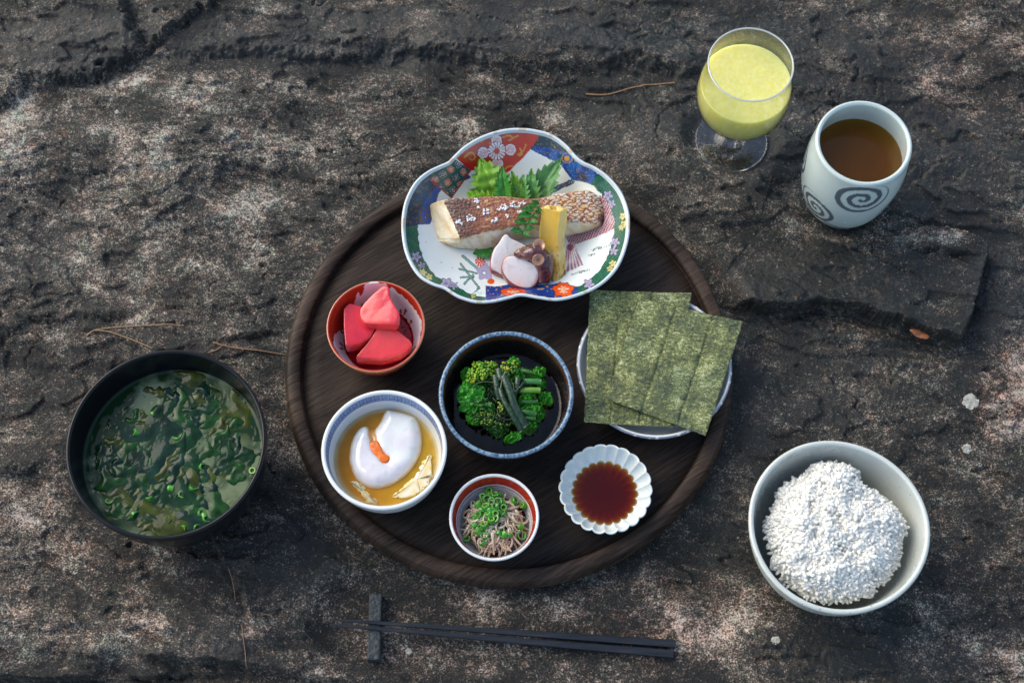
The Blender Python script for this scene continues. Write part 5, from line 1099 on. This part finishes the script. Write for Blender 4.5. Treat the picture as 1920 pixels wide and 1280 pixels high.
for a0, z0_, sx_, sz2, turns, hand in ((-91, 6.55, 1.95, 1.8, 2.5, 1), (-139, 3.1, 1.75, 1.75, 2.6, -1), (-30, 3.4, 1.6, 1.6, 3, 1), (30, 5, 1.6, 1.6, 3, 1), (95, 4, 1.7, 1.6, 3, -1), (160, 4.9, 1.6, 1.6, 3, 1)):
    X_ = arc(a0) * 3.3; Z_ = V[:, 2] - z0_; r = np.hypot(X_ / sx_, Z_ / sz2); ph = np.arctan2(Z_, X_ * hand); f_ = (r * turns - ph / (2 * math.pi)) % 1
    wd = .24 + .06 * noise(X_ * 2, Z_ * 2, 4); m = out & (r < 1.0) & (np.abs(f_ - .5) < wd + .05 * (r > .6)); k_ = (sst(1.0, .93, r) * sst(wd + .06, wd - .02, np.abs(f_ - .5)))[:, None] * m[:, None]
    cc = cc * (1 - .92 * k_) + ink * .92 * k_
m = out & (np.abs(V[:, 2] - (1.7 + .5 * np.sin(ang * 2 + 1.2))) < .11); cc[m] = mixc(ink, cc[m], .25 + 0 * ang[m]); m = out & (np.abs(V[:, 2] - (.9 + .25 * np.sin(ang * 3))) < .06); cc[m] = mixc(ink, cc[m], .45 + 0 * ang[m])
cup = thing('tea_cup', 'pale celadon tea cup with dark spiral brushwork standing on the rock', 'cup', (cx_, cy_, 0)); mesh('body', V, F, glaze('celadon_glaze', rough=.16, vary=.06), cup, attrs={'col': cc})
tb_ = dict(x=cx_, y=cy_, z0=0, prof=np.vstack([[0, 0], cpd[ki:]]) if False else cpd, R=CR)
teaz = 6.1
liquid('tea', 'clear brown tea in the celadon cup', 'tea', tb_, teaz, film('brown_tea', ior=1.34, murk=((.18, .062, .003), .26), wave=.04), lambda x, y, s: mixc([.74, .37, .02], [.90, .68, .12], sst(.7, 1, s + .12 * (x - cx_) / CR)), over=.02)

# ================================================================== glass of juice
fx_, fy_, FR = circ(1370, 264, 133, 0.1); gx2, gy2, GRr = circ(1409, 120, 161, 10.0)
gcx, gcy = (fx_ * .5 + gx2 * .5), (fy_ * .5 + gy2 * .5); print('glass', fx_, fy_, gx2, gy2, FR, GRr)
GL = NT('clear_glass'); GL.set(color=(.97, .985, .985), rough=.01, trans=1.0, ior=1.47)
gt = thing('juice_glass', 'short stemmed round glass of cloudy yellow juice on the rock', 'glass', (gcx, gcy, 0))
def glass_w(z): return np.interp(z, [2.55, 2.75, 3.1, 3.7, 4.6, 5.6, 6.4, 7.2, 8.2, 9.2, 10.0], [.35, .95, 1.6, 2.25, 2.75, 3.0, 3.04, 3.0, 2.88, 2.74, GRr])
zc = np.linspace(2.6, 9.95, 60); zc_s = spline(np.c_[[.35, 1.1, 1.9, 2.55, 2.95, 3.15, 3.21, 3.18, 3.05, 2.85, GRr], [3.3, 3.42, 3.8, 4.45, 5.15, 5.9, 6.6, 7.3, 8.2, 9.2, 10.0]], 70)
TW = .09; nrm = np.gradient(zc_s, axis=0); nrm /= np.linalg.norm(nrm, axis=1)[:, None]; inn = zc_s - np.stack([nrm[:, 1], -nrm[:, 0]], -1) * TW
inn[:, 0] = np.clip(inn[:, 0], .03, None); inn = inn[inn[:, 1] > 3.5]
pro = np.vstack([zc_s, [[GRr - .02, 10.05], [GRr - .06, 10.06]], inn[::-1], [[.01, inn[0, 1] - .02]]])
pro = np.vstack([[[.02, 3.36]], pro[:-1], [[.01, 3.47]]])
stem = spline([(.01, 0.02), (FR * .7, .02), (FR - .06, .02), (FR, .06), (FR - .05, .12), (FR * .6, .22), (.8, .42), (.42, .8), (.30, 1.4), (.30, 2.4), (.38, 3.1), (.5, 3.33), (.02, 3.34)], 80)
TG = NT('thin_glass'); gtr = TG.n('BsdfTransparent'); gtr.inputs[0].default_value = (.955, .965, .955, 1); ggl = TG.n('BsdfGlossy'); ggl.inputs['Roughness'].default_value = .015
gfr = TG.n('LayerWeight'); gfr.inputs[0].default_value = .5; gmx = TG.n('MixShader'); TG.l(TG.math('ADD', TG.math('MULTIPLY', TG.math('POWER', gfr.outputs['Facing'], 4.0), .75), .035), gmx.inputs[0]); TG.l(gtr.outputs[0], gmx.inputs[1]); TG.l(ggl.outputs[0], gmx.inputs[2]); TG.l(gmx.outputs[0], TG.out.inputs[0])
V, F = lathe(pro, 128, (gcx, gcy, 0)); gbw = mesh('bowl', V, F, TG.m, gt)
RG = NT('glass_lip'); RG.set(color=(.75, .78, .78), rough=.08, trans=.6, ior=1.5, spec=1.0)
aa = np.linspace(0, 2 * math.pi, 13); V, F = lathe(np.c_[GRr - .04 + .06 * np.cos(aa), 10.06 + .06 * np.sin(aa)], 128, (gcx, gcy, 0)); mesh('rim', V, F, RG.m, gbw)
cut = int(np.argmax(stem[:, 0] < .5) if False else np.where((stem[:, 1] > .6))[0][0])
V, F = lathe(stem[cut - 1:], 48, (gcx, gcy, 0)); mesh('stem', V, F, GL.m, gt)
V, F = lathe(np.vstack([stem[:cut], [[.02, stem[cut - 1, 1]]]]), 96, (gcx, gcy, 0)); mesh('foot', V, F, GL.m, gt)
JZ = 7.75; ji = inn[inn[:, 1] < JZ]; jp = np.vstack([[[.01, inn[0, 1] + .02]], ji - [.004, -.004], [[np.interp(JZ, inn[:, 1], inn[:, 0]) - .012, JZ]], [[np.interp(JZ, inn[:, 1], inn[:, 0]) * .9, JZ - .04]], [[.01, JZ - .045]]])
V, F = lathe(dense(jp, .06), 160, (gcx, gcy, 0)); cj = mixc([.76, .69, .19], [.79, .74, .30], sst(-.3, .5, fbm(V[:, 0] * 3.5, V[:, 1] * 3.5 + V[:, 2], 5, 4)))
o = mesh('yellow_juice', V, F, food('cloudy_juice', rough=.12, sss=1.0, radius=(1, .9, .4), scale=.012, bump=.15, bscale=260, vary=.08, coat=.1), attrs={'col': cj}); tag(o, 'cloudy yellow citrus juice filling the stemmed glass', 'juice')

# ================================================================== chopsticks and rest
CK = NT('black_wood'); kv = CK.coord((30, 400, 400)); CK.set(color=CK.ramp(CK.noise(kv, 1, 4), [(.3, (.008, .010, .013)), (.6, (.016, .020, .026)), (.8, (.05, .032, .024))]), rough=.36, spec=.3, normal=CK.bump(CK.noise(kv, 1.5, 3), .25, .0005))
rz = un(702, 1174, 1.0); rzb = rock_z(rz[0], rz[1], 1.2)
def box(a, b, h0, h1, name, mat, label, cat):
    x0, y0 = a; x1, y1 = b; r = .09; V = []
    for z, i in ((h0, 0), (h1 - r, 0), (h1 - r * .3, r * .3), (h1, r)): V += [(x, y, z) for x, y in ((x0 + i, y0 + i), (x1 - i, y0 + i), (x1 - i, y1 - i), (x0 + i, y1 - i))]
    F = [(3, 2, 1, 0), (12, 13, 14, 15)] + [(q * 4 + i, q * 4 + (i + 1) % 4, q * 4 + 4 + (i + 1) % 4, q * 4 + 4 + i) for q in range(3) for i in range(4)]
    o = mesh(name, V, F, mat, smooth=False); tag(o, label, cat); return o
pa = un(688, 1236, .95); pb = un(716, 1112, .95)
RST = NT('rough_black_stone'); rv = RST.coord(); RST.set(color=(.020, .026, .028), rough=.55, spec=.5, normal=RST.bump(RST.noise(rv, 330, 3), .9, .002))
box(pa[:2], pb[:2], rzb - .03, .95, 'chopstick_rest', RST.m, 'black rough textured block propping up the chopstick tips', 'chopstick rest')
for (tx, ty), (bx_, by_), lab in (((624, 1161), (1266, 1207), 'black wooden chopstick lying on the side facing the tray'), ((618, 1170), (1262, 1226), 'black wooden chopstick lying on the side away from the tray')):
    P1 = un(bx_, by_, .26); zb_ = rock_z(P1[0], P1[1], .4) + .25; P1 = un(bx_, by_, zb_)
    zt = 1.28; P0 = un(tx, ty, zt); d = P1 - P0
    # height at the rest must equal its top plus half thickness
    kx = (702 - tx) / (bx_ - tx); ztop = .95 + .125; zt = (ztop - zb_ * kx) / (1 - kx); P0 = un(tx, ty, zt)
    ax = (P1 - P0) / np.linalg.norm(P1 - P0); sd = np.cross([0, 0, 1], ax); sd /= np.linalg.norm(sd); up_ = np.cross(ax, sd); V = []; ks_ = np.linspace(0, 1, 14)
    for k in ks_:
        h = .075 + .165 * k ** .8; h = h * (1 if k > .01 else .7); b = h * .28
        c = P0 + (P1 - P0) * k
        for a_, q_ in ((h, b), (b, h), (-b, h), (-h, b), (-h, -b), (-b, -h), (b, -h), (h, -b)): V.append(c + sd * (a_ if abs(a_) >= abs(q_) else a_ + (h - b - (h - abs(a_))) * 0) * 1 + up_ * q_)
    V = np.array(V); F = [tuple(q) for q in gridf(14, 8, wv=True)] + [tuple(range(8))[::-1], tuple(13 * 8 + i for i in range(8))]
    # squarer section: push corner points out
    Vr = V.reshape(14, 8, 3); ctr = P0 + (P1 - P0) * ks_[:, None]; off = Vr - ctr[:, None]; 
    for i in range(14):
        h = (.075 + .165 * ks_[i] ** .8) * (1 if i else .7); o_ = off[i]; a_ = o_ @ sd; b_2 = o_ @ up_
        a2 = np.sign(a_) * np.where(np.abs(a_) > h * .9, h, h * .8); b2 = np.sign(b_2) * np.where(np.abs(b_2) > h * .9, h, h * .8); off[i] = a2[:, None] * sd + b2[:, None] * up_
    V = (ctr[:, None] + off).reshape(-1, 3)
    o = mesh('chopstick', V, F, CK.m, smooth=False); tag(o, lab, 'chopstick')

# ================================================================== dry pine needles
PN = food('dry_pine_needle', color=(.34, .19, .085), rough=.5, sss=.05, bump=.3, vary=.2)
def needle(pxs, rad, label, lift=.05):
    W_ = un([p[0] for p in pxs], [p[1] for p in pxs], 0)[:, :2]; q = spline(W_, 40); zz = np.array([rock_z(a, b) for a, b in q]); zs = np.convolve(np.pad(zz, 6, mode='edge'), np.ones(13) / 13, 'valid'); zs = np.maximum(zs, zz - .03) + lift
    V, F = tube(np.c_[q, zs], np.r_[np.linspace(rad * 1.3, rad, 4), np.linspace(rad, rad * .6, 36)], 7); o = mesh('pine_needle', V, F, PN); tag(o, label, 'pine needle')
needle([(1098, 173), (1140, 175), (1190, 165), (1264, 160)], .06, 'dry brown pine needle lying on rock near the juice glass')
needle([(165, 629), (185, 620), (230, 615), (300, 613), (347, 615)], .05, 'long dry pine needle above the soup bowl, joined at one end with another')
needle([(178, 622), (205, 624), (240, 636), (285, 655)], .05, 'dry pine needle running down behind the soup bowl rim')
needle([(402, 648), (440, 657), (490, 661), (535, 665)], .05, 'dry pine needle between the soup bowl and the tray')
needle([(395, 668), (410, 662), (418, 655)], .05, 'short broken needle touching the soup bowl rim')
needle([(458, 1178), (461, 1205), (464, 1230), (466, 1256)], .024, 'thin red brown twig caught in the crack left of the chopstick tips')
needle([(433, 1072), (440, 1095), (446, 1132)], .022, 'short brown twig along the pale edged crack below the soup bowl')
p = un(1716, 640, 0); zf_ = rock_z(p[0], p[1], .3); a_ = np.linspace(0, 2 * math.pi, 16, endpoint=False); V = []
for s in (.05, .5, .85, 1.0): V.append(np.stack([p[0] + s * .62 * np.cos(a_) * (1 + .15 * np.sin(3 * a_)), p[1] - .12 * s * np.cos(a_) * 2 + s * .27 * np.sin(a_), zf_ + .10 - .10 * s * s + .04 * np.sin(a_ * 2 + s * 3)], -1))
o = mesh('dry_leaf_fragment', np.stack(V).reshape(-1, 3), gridf(4, 16, wv=True)[:, ::-1], food('dry_leaf', color=(.30, .10, .03), rough=.4, sss=.1, bump=.6, vary=.4, vscale=300)); tag(o, 'small curled orange brown leaf fragment at the foot of the rock slab', 'leaf')
